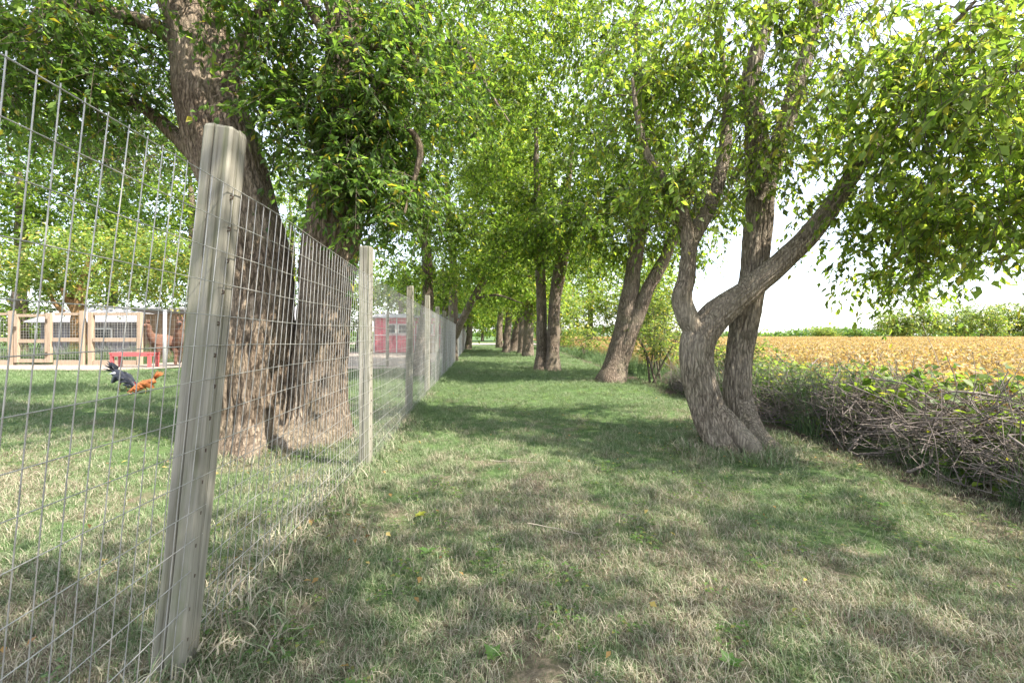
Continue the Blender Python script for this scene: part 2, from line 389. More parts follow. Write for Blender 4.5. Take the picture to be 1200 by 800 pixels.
def make_tree(name, label, cat, group, base, limbs, clumps, leafL, cols, barkm, seed, hi=False, sides=14, nleaf=0, droop=0.5,
              mass=1.0, spread=0.34, twigs=True, step=0.12):
    if hi: step = 0.045
    """limbs: (control points, radii, flare) ; clumps: (centre, radii, number of sprays)"""
    g = np.random.default_rng(seed); root = empty(name, tuple(base)); B = np.asarray(base, float)
    tag(root, label, cat, group)
    nodes = []
    for li, (ctrl, rad, flare) in enumerate(limbs):
        ctrl = list(ctrl); rad = list(rad)
        if flare > 0: ctrl = [np.asarray(ctrl[0]) * [1, 1, 0] + [0, 0, -0.28]] + ctrl; rad = [rad[0] * 1.05] + rad
        P, r = smooth_path(ctrl, rad, step)
        ph = g.uniform(0, 6.28, 4); zb = 0.0 if flare > 0 else P[0, 2]
        wob = np.cumsum(g.standard_normal((len(P), 3)) * 0.004 * step / 0.08, axis=0) if len(P) > 8 else 0
        def rf(Q, a, ph=ph, zb=zb, flare=flare):
            z = Q[:, 2:3] - zb; A = a[None, :]
            f = 1 + flare * np.exp(-np.maximum(z, 0) / 0.22) * (0.6 + 0.4 * np.cos(5 * A + ph[0]) + 0.3 * np.cos(3 * A + ph[1]))
            f += 0.05 * np.sin(2 * A + ph[2] + z * 1.3) + 0.035 * np.sin(5 * A + ph[3] - z * 1.1) + 0.03 * np.sin(z * 7 + A * 2)
            if hi:
                rad_ = np.interp(z, Q[:, 2] - zb, r) if False else r[:, None]; kk = np.round(np.clip(r.max() / 0.012, 6, 24)).astype(int)
                p1 = kk * A + 1.5 * np.sin(z * 5.5 + 3 * A + ph[0]) + 0.9 * np.sin(z * 13 - 4 * A + ph[1]); p2 = (kk + 3) * A - 1.6 * np.sin(z * 4.3 - 2 * A + ph[2]) + 0.8 * np.sin(z * 17 + 5 * A)
                fur = np.minimum(np.abs(np.sin(p1 / 2 * 1.0)), 0.25 + np.abs(np.sin(p2 / 2)))
                f += np.minimum(0.024 / rad_, 0.11) * (np.clip(fur * 1.5, 0, 1) - 0.7) + 0.03 * np.sin(3 * z + 2 * A + ph[1]) * np.sin(4 * A - z * 2)
            return f
        n = sides if r.max() > 0.05 else 8
        V, F = tube(P + wob, r, n * (9 if hi and r.max() > 0.12 else 1), rf)
        obj('trunk' if flare > 0 else 'limb', data('limb', V - B, F, barkm, None, True), root)
        k = max(1, int(0.25 / step))
        for i in range(len(P) // 3, len(P), k): nodes.append((*P[i], r[i]))
    N = np.array(nodes)
    if N[:, 2].max() > 3.5: N = N[N[:, 2] > 1.9]
    cs = []
    for c, rad, cnt in clumps:
        if group and ('lane' in group or 'along the fence' in group): cnt = int(cnt * 1.45)
        d = unit(g.standard_normal((cnt, 3))) * (g.uniform(0, 1, (cnt, 1)) ** 0.45)
        cs.append(np.asarray(c) + d * np.asarray(rad))
    C = np.vstack(cs); C = C[C[:, 2] > 0.55]
    dn = np.linalg.norm(C[:, None, :] - N[None, :, :3], axis=2).min(1); C = C[np.argsort(dn)]
    arr = np.zeros((len(N) + 3 * len(C), 4)); arr[:len(N)] = N; cnt = len(N); segs = []; segr = []
    for c in C:
        A = arr[:cnt]; v = c - A[:, :3]; dist = np.linalg.norm(v, axis=1)
        cost = dist + np.maximum(0, A[:, 2] - c[2]) * 0.4
        i = int(np.argmin(cost)); p = A[i, :3]; ln = dist[i]
        r0 = min(A[i, 3] * 0.6, 0.007 + 0.012 * ln); mid = (p + c) / 2 + np.array([0, 0, 0.14 * ln]) + g.standard_normal(3) * 0.07 * ln
        t = np.linspace(0, 1, 6)[:, None]; pts = (1 - t) ** 2 * p + 2 * t * (1 - t) * mid + t * t * c
        pts[1:-1] += g.standard_normal((4, 3)) * 0.025 * ln
        segs.append(pts); segr.append(np.linspace(r0, 0.004, 6))
        arr[cnt] = (*pts[2], r0 * 0.8); arr[cnt + 1] = (*pts[4], r0 * 0.55); arr[cnt + 2] = (*c, 0.006); cnt += 3
    if twigs and segs:
        V, F = tubes_many(np.array(segs), np.array(segr), 4)
        tag(obj('branches', data('branches', V - B, F, barkm, None, True), root), kind='stuff')
    # sprays of leaves round every branch end
    ntw = 6; nl = max(4, int(11 * mass))
    K = len(C); c0 = np.repeat(C, ntw, 0)
    td = unit(g.standard_normal((K * ntw, 3)) * np.array([1, 1, 0.55])); tl = g.uniform(0.5, 1.35, (K * ntw, 1)) * spread
    start = c0 + g.standard_normal(c0.shape) * spread * 0.28
    tt = np.linspace(0, 1, 4)[None, :, None]
    tp = start[:, None, :] + td[:, None, :] * tl[:, None, :] * tt + np.array([0, 0, -1.0]) * (tl[:, None, :] * droop * tt ** 2)
    if twigs and leafL < 0.14:
        V, F = tubes_many(tp, np.full(tp.shape[:2], 0.0028) * np.linspace(1.2, 0.5, 4), 3)
        tag(obj('twigs', data('twigs', V - B, F, M['twig']), root), kind='stuff')
    t = g.uniform(0.08, 1.05, (K * ntw, nl, 1))
    P = start[:, None, :] + td[:, None, :] * tl[:, None, :] * t + np.array([0, 0, -1.0]) * (tl[:, None, :] * droop * t ** 2)
    side = unit(np.cross(td, np.array([0, 0, 1.0])))[:, None, :] * np.where(g.random((K * ntw, nl, 1)) < 0.5, 1, -1)
    D = td[:, None, :] * 0.5 + side * 0.7 + np.array([0, 0, -1.0]) * (droop * g.uniform(0.2, 1.7, (K * ntw, nl, 1))) + g.standard_normal(P.shape) * 0.3
    Nn = np.array([0, 0, 1.0]) + g.standard_normal(P.shape) * 0.5 + side * 0.25
    P, D, Nn = (a.reshape(-1, 3) for a in (P, D, Nn))
    keep = (P[:, 2] > 0.35) & ~sun_gap(P, 0.2, g); P, D, Nn = P[keep], D[keep], Nn[keep]; n = len(P)
    L = leafL * g.uniform(0.55, 1.25, n); Wd = L * g.uniform(0.34, 0.52, n)
    clump_tone = np.repeat(1 + 0.2 * g.standard_normal(K), ntw * nl)[keep]
    col = np.clip(palette(*cols, n, g) * clump_tone[:, None], 0.006, 0.7)
    sel = np.zeros(n, bool)
    if nleaf:
        d = np.linalg.norm(P - np.array([0, 0, EYE]), axis=1); size = np.where(in_frame(P, -10), L / d, 0)
        sel[np.argsort(-size)[:nleaf]] = True
    V, F, k = leaf_mesh(P[~sel], D[~sel], Nn[~sel], L[~sel], Wd[~sel], hi)
    tag(obj('crown', data('crown', V - B, F, M['leaf'], np.repeat(col[~sel], k, 0)), root), kind='stuff')
    if nleaf:
        protos = []
        for c in cols[0]:
            for wd in (0.45, 0.58):
                v, f, _ = leaf_mesh(np.zeros((1, 3)), np.array([[0, 1.0, 0]]), np.array([[0, 0, 1.0]]), np.ones(1), np.array([wd]), True)
                protos.append((np.array(c), data('leaf', v, f, M['leaf'], np.repeat(np.array([c]), 5, 0))))
        pc = np.array([p[0] for p in protos])
        for i in np.nonzero(sel)[0]:
            j = int(np.argmin(((pc - col[i]) ** 2).sum(1) + g.uniform(0, 0.0005, len(pc))))
            d = unit(D[i]); s = unit(np.cross(d, Nn[i])); u = np.cross(s, d)
            o = bpy.data.objects.new('leaf', protos[j][1])
            m = Matrix(((s[0], d[0], u[0], 0), (s[1], d[1], u[1], 0), (s[2], d[2], u[2], 0), (0, 0, 0, 1)))
            o.matrix_basis = Matrix.Translation(Vector(P[i] - B)) @ m @ Matrix.Scale(float(L[i]), 4)
            link(o, root)
    return root

def scatter(name, pts, scl, protos, kind='stuff', label=None, cat=None, tilt=0.25):
    """one object whose points carry instances of a few small meshes"""
    me = bpy.data.meshes.new(name); P = np.asarray(pts, np.float32)
    me.vertices.add(len(P)); me.vertices.foreach_set('co', P.ravel())
    a = me.attributes.new('scl', 'FLOAT', 'POINT'); a.data.foreach_set('value', np.asarray(scl, np.float32))
    o = obj(name, me); tag(o, label, cat, None, kind)
    coll = bpy.data.collections.new(name + '_kinds')
    for p in protos: coll.objects.link(bpy.data.objects.new(name + '_clump', p))
    ng = bpy.data.node_groups.new(name, 'GeometryNodeTree')
    ng.interface.new_socket('Geometry', in_out='INPUT', socket_type='NodeSocketGeometry')
    ng.interface.new_socket('Geometry', in_out='OUTPUT', socket_type='NodeSocketGeometry')
    N = ng.nodes; gi = N.new('NodeGroupInput'); go = N.new('NodeGroupOutput'); iop = N.new('GeometryNodeInstanceOnPoints')
    ci = N.new('GeometryNodeCollectionInfo'); ci.inputs['Collection'].default_value = coll
    ci.inputs['Separate Children'].default_value = True; ci.inputs['Reset Children'].default_value = True
    rv = N.new('FunctionNodeRandomValue'); rv.data_type = 'FLOAT_VECTOR'
    rv.inputs[0].default_value = (-tilt, -tilt, 0); rv.inputs[1].default_value = (tilt, tilt, 6.2832)
    na = N.new('GeometryNodeInputNamedAttribute'); na.data_type = 'FLOAT'; na.inputs['Name'].default_value = 'scl'
    iop.inputs['Pick Instance'].default_value = True
    ng.links.new(gi.outputs[0], iop.inputs['Points']); ng.links.new(ci.outputs[0], iop.inputs['Instance'])
    ng.links.new(rv.outputs[0], iop.inputs['Rotation']); ng.links.new(na.outputs[0], iop.inputs['Scale'])
    ng.links.new(iop.outputs[0], go.inputs[0])
    md = o.modifiers.new('scatter', 'NODES'); md.node_group = ng
    return o

def blade_tuft(name, n, rad, h, wd, mat, seed, lean=0.6, segs=3):
    g = np.random.default_rng(seed); VV = []; FF = []; CC = []
    for i in range(n):
        a, rr = g.uniform(0, 6.28), rad * math.sqrt(g.uniform()); x, y = rr * math.cos(a), rr * math.sin(a)
        b = g.uniform(0, 6.28); ln = h * g.uniform(0.45, 1.2); le = lean * g.uniform(0.3, 1.6); w_ = wd * g.uniform(0.6, 1.3)
        d = np.array([math.cos(b), math.sin(b), 0]); s = np.array([-d[1], d[0], 0]); k = len(VV)
        for q in range(segs + 1):
            t = q / segs; th = le * t * 1.1
            p = np.array([x, y, -0.006]) + d * ln * t * math.sin(th) + np.array([0, 0, 1]) * ln * t * math.cos(th)
            ww = w_ * (1 - t) ** 0.7 * 0.5
            if q < segs: VV += [p - s * ww, p + s * ww]
            else: VV += [p]
        for q in range(segs - 1): FF.append((k + 2 * q, k + 2 * q + 1, k + 2 * q + 3, k + 2 * q + 2))
        FF.append((k + 2 * segs - 2, k + 2 * segs - 1, k + 2 * segs))
        c = (g.uniform(), g.uniform(), 0); CC += [c] * (2 * segs + 1)
    return data(name, np.array(VV), FF, mat, np.array(CC))

# ---------------------------------------------------------------- ground, field, drive
def graded(a, b, near, step, grow):
    v = [0.0]; s = step
    while v[-1] < b: v.append(v[-1] + s); s = s if v[-1] < near else s * grow
    u = [0.0]; s = step
    while u[-1] > a: u.append(u[-1] - s); s = s if u[-1] > -near else s * grow
    return np.array(u[::-1][:-1] + v)
gx = graded(-1500, 1500, 9, 0.14, 1.18); gy = graded(-900, 1800, 9, 0.14, 1.18)
GX, GY = np.meshgrid(gx, gy); GZ = gz(GX, GY)
nx, ny = len(gx), len(gy); ii = np.arange(ny - 1)[:, None] * nx + np.arange(nx - 1)[None, :]
GF = np.stack([ii, ii + 1, ii + nx + 1, ii + nx], -1).reshape(-1, 4)
tag(obj('ground', data('ground', np.stack([GX, GY, GZ], -1).reshape(-1, 3), GF, M['ground'], None, True)),
    'grassy ground of the lane and the yard, dry near and green farther on', None, None, 'structure')

def sheet(name, poly, z, mat, label):
    o = obj(name, data(name, [(x, y, z) for x, y in poly], [tuple(range(len(poly)))], mat))
    return tag(o, label, None, None, 'structure')
sheet('gravel_drive', [(-13.2, 15.0), (-8.5, 14.0), (-3.0, 13.4), (-3.6, 25.6), (-9, 27.5), (-30, 29), (-30, 22)], 0.02, M['gravel'], 'pale gravel drive in front of the red shed')
sheet('sandy_path', [(-24, 13.3), (-11.6, 12.9), (-10.4, 15.6), (-24, 15.8)], 0.03, M['gravel'], 'pale sandy path at the foot of the timber enclosure')
sheet('farm_track', [(-24, 52), (2.9, 48), (3.1, 58), (-24, 66)], 0.02, M['gravel'], 'pale farm track crossing the far end of the lane')

fx0, fy1 = 4.7, 92.0
sheet('field_soil', [(fx0, -12), (160, -12), (160, fy1 + 60), (fx0, fy1 + 60)], 0.035, M['crop'], 'yellow field of ripe crop beyond the hedge')

# ---------------------------------------------------------------- grass
tufts = [blade_tuft('grass_clump', 44, 0.09, 0.052, 0.0042, M['grassblade'], 11, 0.9), blade_tuft('grass_clump', 40, 0.085, 0.066, 0.004, M['grassblade'], 12, 0.7),
         blade_tuft('grass_clump', 50, 0.10, 0.042, 0.0038, M['grassblade'], 13, 1.2), blade_tuft('grass_clump', 34, 0.08, 0.08, 0.0046, M['grassblade'], 14, 1.0)]
def grass_points():
    n = 300000; rmax = 48.0
    # radial density: even up to 3 m, thinning beyond, so that the blades stay about as dense in the view
    r = np.concatenate([3.2 * np.sqrt(rng.uniform(0, 1, 10000)), (math.sqrt(3.2) + rng.uniform(0, 1, 80000) * (math.sqrt(rmax) - math.sqrt(3.2))) ** 2])
    th = rng.uniform(R(-66), R(66), len(r)); x = r * np.sin(th); y = r * np.cos(th)
    keep = x < 3.32 + 0.2 * np.sin(y * 2.1) + 0.1 * np.sin(y * 5)
    soil = np.exp(-((x - 3.1) / 0.28) ** 2); keep &= rng.uniform(0, 1, len(x)) > soil * 0.5
    for bx, by, br in ((-2.55, 4.2, 0.42), (-2.05, 4.4, 0.36), (2.06, 4.25, 0.34), (2.4, 4.45, 0.26)):
        keep &= (x - bx) ** 2 + (y - by) ** 2 > br ** 2
    keep &= ~((x < -2.9) & (x > -13.5) & (y > 13.6) & (y < 28)) & ~((x < -10.5) & (y > 13.1) & (y < 15.7)) & (r < 48)
    x, y, r = x[keep], y[keep], r[keep]
    patch = np.sin(x * 1.9 + 1.3 * np.sin(y * 1.1)) * np.sin(y * 1.7 + 0.9 * np.sin(x * 1.4))
    bare = np.sin(x * 2.7 + 1.1 * np.sin(y * 2.3) + 4.0) * np.sin(y * 3.1 + 1.2 * np.sin(x * 2.0) + 1.0) + 0.35 * np.sin(x * 9 + y * 7) * np.sin(y * 8 - x * 5)
    keep = (r > 9) | (rng.uniform(0, 1, len(x)) < np.where(bare > 0.62, 0.22, 0.9 + 0.2 * patch))
    x, y, r = x[keep], y[keep], r[keep]
    s = rng.uniform(0.5, 1.0, len(x)) * np.clip((r / 4.0) ** 0.55, 0.92, 2.6)
    s *= np.where((r > 5), 0.85, 1.0)
    # longer uncut tufts round the trunks and along the fence foot
    ex, ey, es = [], [], []
    for bx, by, br, cnt in ((-2.55, 4.2, 0.46, 170), (-2.05, 4.4, 0.42, 150), (2.1, 4.1, 0.36, 150), (2.42, 4.4, 0.28, 70), (2.42, 10.1, 0.42, 70), (1.1, 13.3, 0.5, 70)):
        a = rng.uniform(0, 6.28, cnt); q = br + np.abs(rng.normal(0, .09, cnt)); ex.append(bx + q * np.cos(a)); ey.append(by + q * np.sin(a)); es.append(rng.uniform(1.0, 2.1, cnt))
    yv = rng.uniform(.6, 14, 900); ex.append(-0.90 - 0.084 * yv + rng.normal(0, .05, 900)); ey.append(yv); es.append(rng.uniform(.9, 2.0, 900))
    x = np.concatenate([x] + ex); y = np.concatenate([y] + ey); s = np.concatenate([s] + es)
    return np.stack([x, y, gz(x, y)], -1), s
gp, gs = grass_points()
def clover(seed):
    g = np.random.default_rng(seed); P, D, Nn, L = [], [], [], []
    for i in range(9):
        a = g.uniform(0, 6.28); r = .05 * math.sqrt(g.uniform()); b = g.uniform(0, 6.28); z = g.uniform(.02, .05)
        for q in range(3):
            P.append((r * math.cos(a), r * math.sin(a), z)); D.append((math.cos(b + q * 2.09), math.sin(b + q * 2.09), .15)); Nn.append((0, 0, 1)); L.append(g.uniform(.010, .017))
    V, F, k = leaf_mesh(np.array(P), np.array(D), np.array(Nn, float), np.array(L), np.array(L) * .8, True)
    return data('clover_clump', V, F, M['leaf'], np.repeat(palette([(.075, .14, .04), (.11, .18, .055), (.2, .2, .07)], [3, 3, 1], 27, g), k, 0))
n = 1300; r = np.sqrt(rng.uniform(.8, 81, n)); th = rng.uniform(R(-60), R(60), n); x, y = r * np.sin(th), r * np.cos(th)
k_ = (x < 3.0) & (np.sin(x * 1.3 + 2) * np.sin(y * 1.1 + .5 * x) > -.25); x, y = x[k_], y[k_]
scatter('clover', np.stack([x, y, gz(x, y)], -1), rng.uniform(.7, 1.5, len(x)), [clover(i) for i in range(3)], 'stuff', 'small clover leaves mixed into the grass', None, .2)
scatter('grass', gp, gs, tufts, 'stuff', 'short mixed green and straw grass covering the lane and yard', None, 0.3)

# ---------------------------------------------------------------- wire fence along the lane
def near_end(y): return np.clip(1 - (np.asarray(y, float) - 1.4) / 2.1, 0, 1)
def lean(y): return 0.012 + 0.09 * near_end(y)
def fence_pt(y, z, off=0.0):
    y = np.asarray(y, float); z = np.asarray(z, float)
    return np.stack([-0.868 - 0.07 * near_end(y) - 0.084 * y + off + lean(y) * z, y + 0 * z, z + 0 * y], -1)
fence = empty('wire_fence', (-0.9, 1.4, 0)); tag(fence, 'tall welded wire mesh fence on weathered timber posts running up the lane', 'fence')
FO = np.array([-0.9, 1.4, 0.0])
def post_mesh(seed, h=1.77, w_=0.09):
    g = np.random.default_rng(seed); a = w_ / 2; c = 0.007
    sec = [(-a + c, -a), (-0.010, -a), (-0.0075, -a + 0.007), (-0.005, -a), (a - c, -a), (a, -a + c),
           (a, -0.003), (a - 0.007, -0.001), (a, 0.001), (a, a - c), (a - c, a), (-a + c, a), (-a, a - c), (-a, -a + c)]
    n = len(sec); zs = np.concatenate([np.linspace(-0.06, h - 0.01, 13), [h]]); V = []
    for k, z in enumerate(zs):
        tw = 0.02 * math.sin(z * 1.3 + seed); s = 1 + 0.012 * g.standard_normal(); s = s * (0.93 if k == len(zs) - 1 else 1)
        bow = 0.006 * math.sin(z * 1.8 + seed)
        for x, y in sec: V.append((s * (x * math.cos(tw) - y * math.sin(tw)) + bow, s * (x * math.sin(tw) + y * math.cos(tw)), z + (0.004 * g.standard_normal() if k == len(zs) - 1 else 0)))
    F = [(k * n + i, k * n + (i + 1) % n, (k + 1) * n + (i + 1) % n, (k + 1) * n + i) for k in range(len(zs) - 1) for i in range(n)]
    F.append(tuple((len(zs) - 1) * n + i for i in range(n)))
    return data('fence_post', V, F, M['post'])
post_y = [-0.85, 1.385, 3.52, 5.78, 7.87, 9.95] + [12.1 + 2.12 * i for i in range(16)]
post_h = {1: 1.765, 2: 1.80, 3: 1.73, 4: 1.80, 5: 1.74}
pm = [post_mesh(i) for i in range(3)]
row_z = [0.025 + 0.1016 * i for i in range(16)]
for i, y in enumerate(post_y):
    p = fence_pt(y, 0.0, -0.048); h = post_h.get(i, 1.77)
    o = obj('fence_post', pm[i % 3], fence, tuple(p - FO + np.array([0, 0, float(gz(p[0], y))])))
    o.rotation_euler = (random.uniform(-.012, .012), math.atan(float(lean(y))), math.atan(0.084) + random.uniform(-.05, .05)); o.scale = (1, 1, h / 1.77)
    if i in (1, 2, 3):
        for z in row_z:
            st = MB(); st.tube([(0.043, -0.03, z - 0.006), (0.051, -0.030, z - 0.004), (0.0515, -0.030, z + 0.004), (0.043, -0.03, z + 0.006)], 0.0026, 5)
            s = st.build('staple', M['staple'], o); s.location.y = random.uniform(0, 0.02)
wob = {}
def wire_off(y, z): return 0.004 * np.sin(y * 3.1 + z * 2) + 0.003 * np.sin(y * 7.3 - z * 3)
WR = 0.00135
yy = np.arange(-0.85, 46.0, 0.2)
for k, z in enumerate(row_z):
    sag = 0.006 * np.sin(yy * 2.9 + k) + 0.004 * np.sin(yy * 1.1 + 2 * k)
    Pw = fence_pt(yy, z + sag, 0.004 + wire_off(yy, z)); V, F = tube(Pw - FO, WR * (1.15 if k in (0, 15) else 1.0), 5)
    obj('horizontal_wire', data('horizontal_wire', V, F, M['wire'], None, True), fence)
zz = np.linspace(0.0, row_z[-1] + 0.004, 5)
vwy = np.arange(0.45, 46.0, 0.0508); rest = []
for i, y in enumerate(vwy):
    y = y + random.uniform(-.003, .003)
    Pw = fence_pt(np.full(5, y) + 0.004 * np.sin(zz * 2 + i), zz, wire_off(np.full(5, y), zz))
    if i < 200:
        V, F = tube(Pw - FO, WR, 5); obj('vertical_wire', data('vertical_wire', V, F, M['wire'], None, True), fence)
    else: rest.append(Pw - FO)
V, F = tubes_many(np.array(rest), np.full((len(rest), 5), WR), 3)
tag(obj('wire_mesh', data('wire_mesh', V, F, M['wire']), fence), kind='stuff')

# ---------------------------------------------------------------- trees
def path(*pts): return [W(a, b, c) for a, b, c in pts]

make_tree('shade_tree', 'massive old tree with two thick furrowed trunks right behind the wire fence', 'tree', 'trees along the fence', (-2.3, 4.3, 0), [
    (path((296, 548, 4.15), (299, 500, 4.2), (304, 400, 4.2), (302, 320, 4.22), (284, 235, 4.28), (256, 140, 4.35), (240, 60, 4.4), (222, -20, 4.5), (205, -130, 4.6), (190, -300, 4.7)),
     [0.33, 0.30, 0.285, 0.28, 0.29, 0.32, 0.29, 0.27, 0.2, 0.1], 0.42),
    (path((366, 540, 4.3), (370, 480, 4.4), (376, 390, 4.4), (384, 310, 4.4), (392, 250, 4.4), (402, 190, 4.45), (404, 100, 4.5), (398, 0, 4.5), (380, -140, 4.6)),
     [0.29, 0.27, 0.255, 0.27, 0.29, 0.24, 0.2, 0.17, 0.09], 0.38),
    (path((330, 535, 4.15), (333, 500, 4.3), (338, 440, 4.4)), [0.2, 0.17, 0.08], 0.3),
    (path((250, 120, 4.35), (330, -15, 4.1), (385, 42, 3.95), (430, 54, 3.9), (485, 52, 3.85)), [0.08, 0.05, 0.04, 0.03, 0.012], 0),
    (path((235, 60, 4.4), (150, 20, 4.3), (60, 10, 4.2), (40, 50, 4.1), (30, 110, 4.0)), [0.09, 0.07, 0.05, 0.035, 0.012], 0),
    (path((240, 190, 4.3), (170, 130, 4.6), (110, 110, 4.9), (60, 120, 5.2)), [0.09, 0.055, 0.04, 0.015], 0),
    (path((398, 200, 4.45), (450, 150, 4.2), (490, 170, 4.1), (470, 250, 4.1)), [0.1, 0.05, 0.035, 0.012], 0),
    ], [(W(120, 40, 4.6), (1.6, 1.2, 0.95), 70), (W(440, 80, 4.1), (0.8, 0.7, 0.75), 52), (W(470, 180, 4.4), (0.35, 0.4, 0.4), 12), (W(405, 120, 3.95), (0.45, 0.25, 0.5), 22), (W(405, 195, 3.9), (0.38, 0.2, 0.3), 18), (W(445, 235, 4.0), (0.35, 0.3, 0.3), 12), (W(335, 110, 3.95), (0.4, 0.25, 0.5), 22), (W(70, 90, 4.2), (1.1, 0.5, 0.55), 36), (W(320, 30, 3.9), (.6, .3, .4), 14), (W(300, -60, 3.8), (1.9, 1.6, 0.75), 55),
        (W(90, 160, 5.6), (1.5, 0.8, 0.7), 34), (W(520, 80, 4.9), (0.7, 0.8, 0.8), 22), (np.array([-2.6, 4.6, 6.6]), (3.2, 3.0, 1.7), 75),
        (W(480, 230, 5.0), (0.4, 0.6, 0.4), 10), (W(50, 40, 3.8), (0.8, 0.6, 0.7), 24), (W(160, 60, 6.5), (1.6, 1.2, 1.6), 60), (W(120, 170, 7.0), (1.9, 1.0, 0.9), 50), (W(330, 150, 5.6), (0.9, 0.8, 1.2), 30)],
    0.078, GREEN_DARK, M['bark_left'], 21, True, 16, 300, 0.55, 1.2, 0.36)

make_tree('lane_tree', 'crooked twin trunk tree on the right with flared roots and a low drooping bright crown', 'tree', 'trees along the lane', (2.1, 4.25, 0), [
    (path((856, 545, 4.0), (845, 514, 4.08), (831, 487, 4.14), (820, 445, 4.2), (818, 402, 4.25), (838, 372, 4.28), (884, 336, 4.25), (942, 282, 4.15), (984, 230, 4.1), (1012, 190, 4.0), (1048, 148, 3.95)),
     [0.165, 0.158, 0.152, 0.152, 0.155, 0.14, 0.112, 0.09, 0.076, 0.068, 0.058], 0.08),
    (path((872, 512, 4.5), (866, 480, 4.5), (863, 447, 4.5), (867, 402, 4.5), (876, 350, 4.5), (884, 300, 4.5), (889, 220, 4.5), (884, 140, 4.5), (876, 95, 4.5), (903, 0, 4.5), (910, -120, 4.5)),
     [0.16, 0.14, 0.138, 0.132, 0.13, 0.13, 0.125, 0.10, 0.085, 0.075, 0.045], 0.18),
    (path((822, 400, 4.27), (806, 374, 4.25), (798, 350, 4.26), (804, 322, 4.28), (806, 283, 4.3), (797, 243, 4.3), (772, 200, 4.25), (755, 165, 4.2), (740, 90, 4.2)), [0.09, 0.10, 0.098, 0.09, 0.078, 0.06, 0.045, 0.035, 0.015], 0),
    (path((805, 290, 4.3), (829, 245, 4.4), (845, 195, 4.5), (850, 120, 4.6), (840, 40, 4.6)), [0.08, 0.072, 0.062, 0.045, 0.02], 0),
    (path((890, 240, 4.5), (912, 170, 4.55), (935, 90, 4.6), (956, 0, 4.65), (975, -120, 4.7)), [0.10, 0.095, 0.09, 0.08, 0.045], 0),
    (path((1046, 152, 3.95), (1030, 118, 3.9), (1060, 60, 3.8), (1110, 30, 3.6), (1140, 0, 3.5)), [0.045, 0.035, 0.03, 0.025, 0.015], 0),
    (path((990, 205, 4.05), (1060, 120, 3.7), (1150, 100, 3.3), (1230, 140, 3.1)), [0.045, 0.038, 0.033, 0.015], 0),
    (path((865, 445, 4.52), (872, 478, 4.42), (886, 507, 4.2), (908, 526, 4.02), (934, 542, 3.84)), [0.07, 0.11, 0.10, 0.075, 0.025], 0),
    (path((824, 455, 4.24), (834, 477, 4.16), (854, 498, 4.05), (878, 522, 3.9), (900, 548, 3.75)), [0.07, 0.115, 0.115, 0.095, 0.05], 0),
    ], [(W(1030, 100, 3.7), (1.25, 0.8, 0.8), 74), (W(1130, 190, 3.3), (0.7, 0.5, 0.55), 26), (W(1040, 250, 4.3), (0.85, 0.35, 0.42), 34), (W(1060, 322, 4.6), (0.55, 0.35, 0.16), 9),
        (W(800, 90, 4.6), (0.75, 0.8, 0.85), 44), (W(720, 130, 4.8), (0.45, 0.7, 0.8), 18), (W(850, 210, 5.1), (0.5, 0.5, 0.35), 14), (W(1160, 90, 2.9), (0.6, 0.5, 0.55), 26),
        (W(900, 20, 3.8), (0.9, 0.8, 0.5), 28), (W(1120, 270, 3.6), (0.5, 0.4, 0.25), 14), (W(1190, 240, 3.0), (0.35, 0.4, 0.4), 14), (W(940, 150, 5.0), (0.9, 0.6, 0.6), 26), (W(795, 205, 4.1), (0.4, 0.2, 0.38), 16), (W(750, 235, 4.4), (0.35, 0.3, 0.3), 12), (W(880, 150, 4.1), (.4, .2, .45), 12), (np.array([1.9, 4.6, 6.2]), (2.4, 2.8, 1.5), 48)],
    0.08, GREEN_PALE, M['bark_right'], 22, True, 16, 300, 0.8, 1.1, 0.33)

make_tree('lane_tree', 'leaning tree forked low into two bare stems in the middle of the lane row', 'tree', 'trees along the lane', (2.4, 10.2, 0), [
    (path((716, 450, 9.9), (722, 425, 10), (731, 380, 10), (742, 320, 10), (752, 260, 10), (757, 200, 10), (752, 120, 10), (748, 20, 10)), [0.31, 0.26, 0.205, 0.18, 0.16, 0.14, 0.10, 0.05], 0.3),
    (path((727, 425, 9.9), (742, 380, 9.9), (760, 338, 9.8), (783, 295, 9.7), (802, 240, 9.6), (830, 150, 9.5)), [0.18, 0.17, 0.15, 0.135, 0.11, 0.04], 0),
    (path((750, 250, 10), (720, 240, 9.6), (690, 275, 9.2)), [0.06, 0.05, 0.02], 0)],
    [(W(730, 190, 10), (2.0, 2.0, 1.3), 70), (W(700, 80, 10), (2.6, 2.4, 1.9), 95), (W(680, 250, 9.4), (1.2, 1.2, 0.7), 32), (W(830, 210, 10), (1.3, 1.4, 1.0), 36), (W(760, -60, 9.5), (3, 3, 1.6), 70), (W(750, 290, 10.5), (0.9, 1, 0.35), 12), (W(690, 260, 11), (1.8, 1.5, 0.9), 36), (W(755, 225, 9.2), (1.0, .6, .7), 26), (W(790, 250, 9.2), (.7, .5, .5), 12), (W(800, 280, 11.5), (1.1, 1.2, 0.7), 20)],
    0.12, GREEN_MID, M['bark_far'], 23, False, 16, 0, 0.6, 1.25, 0.5)
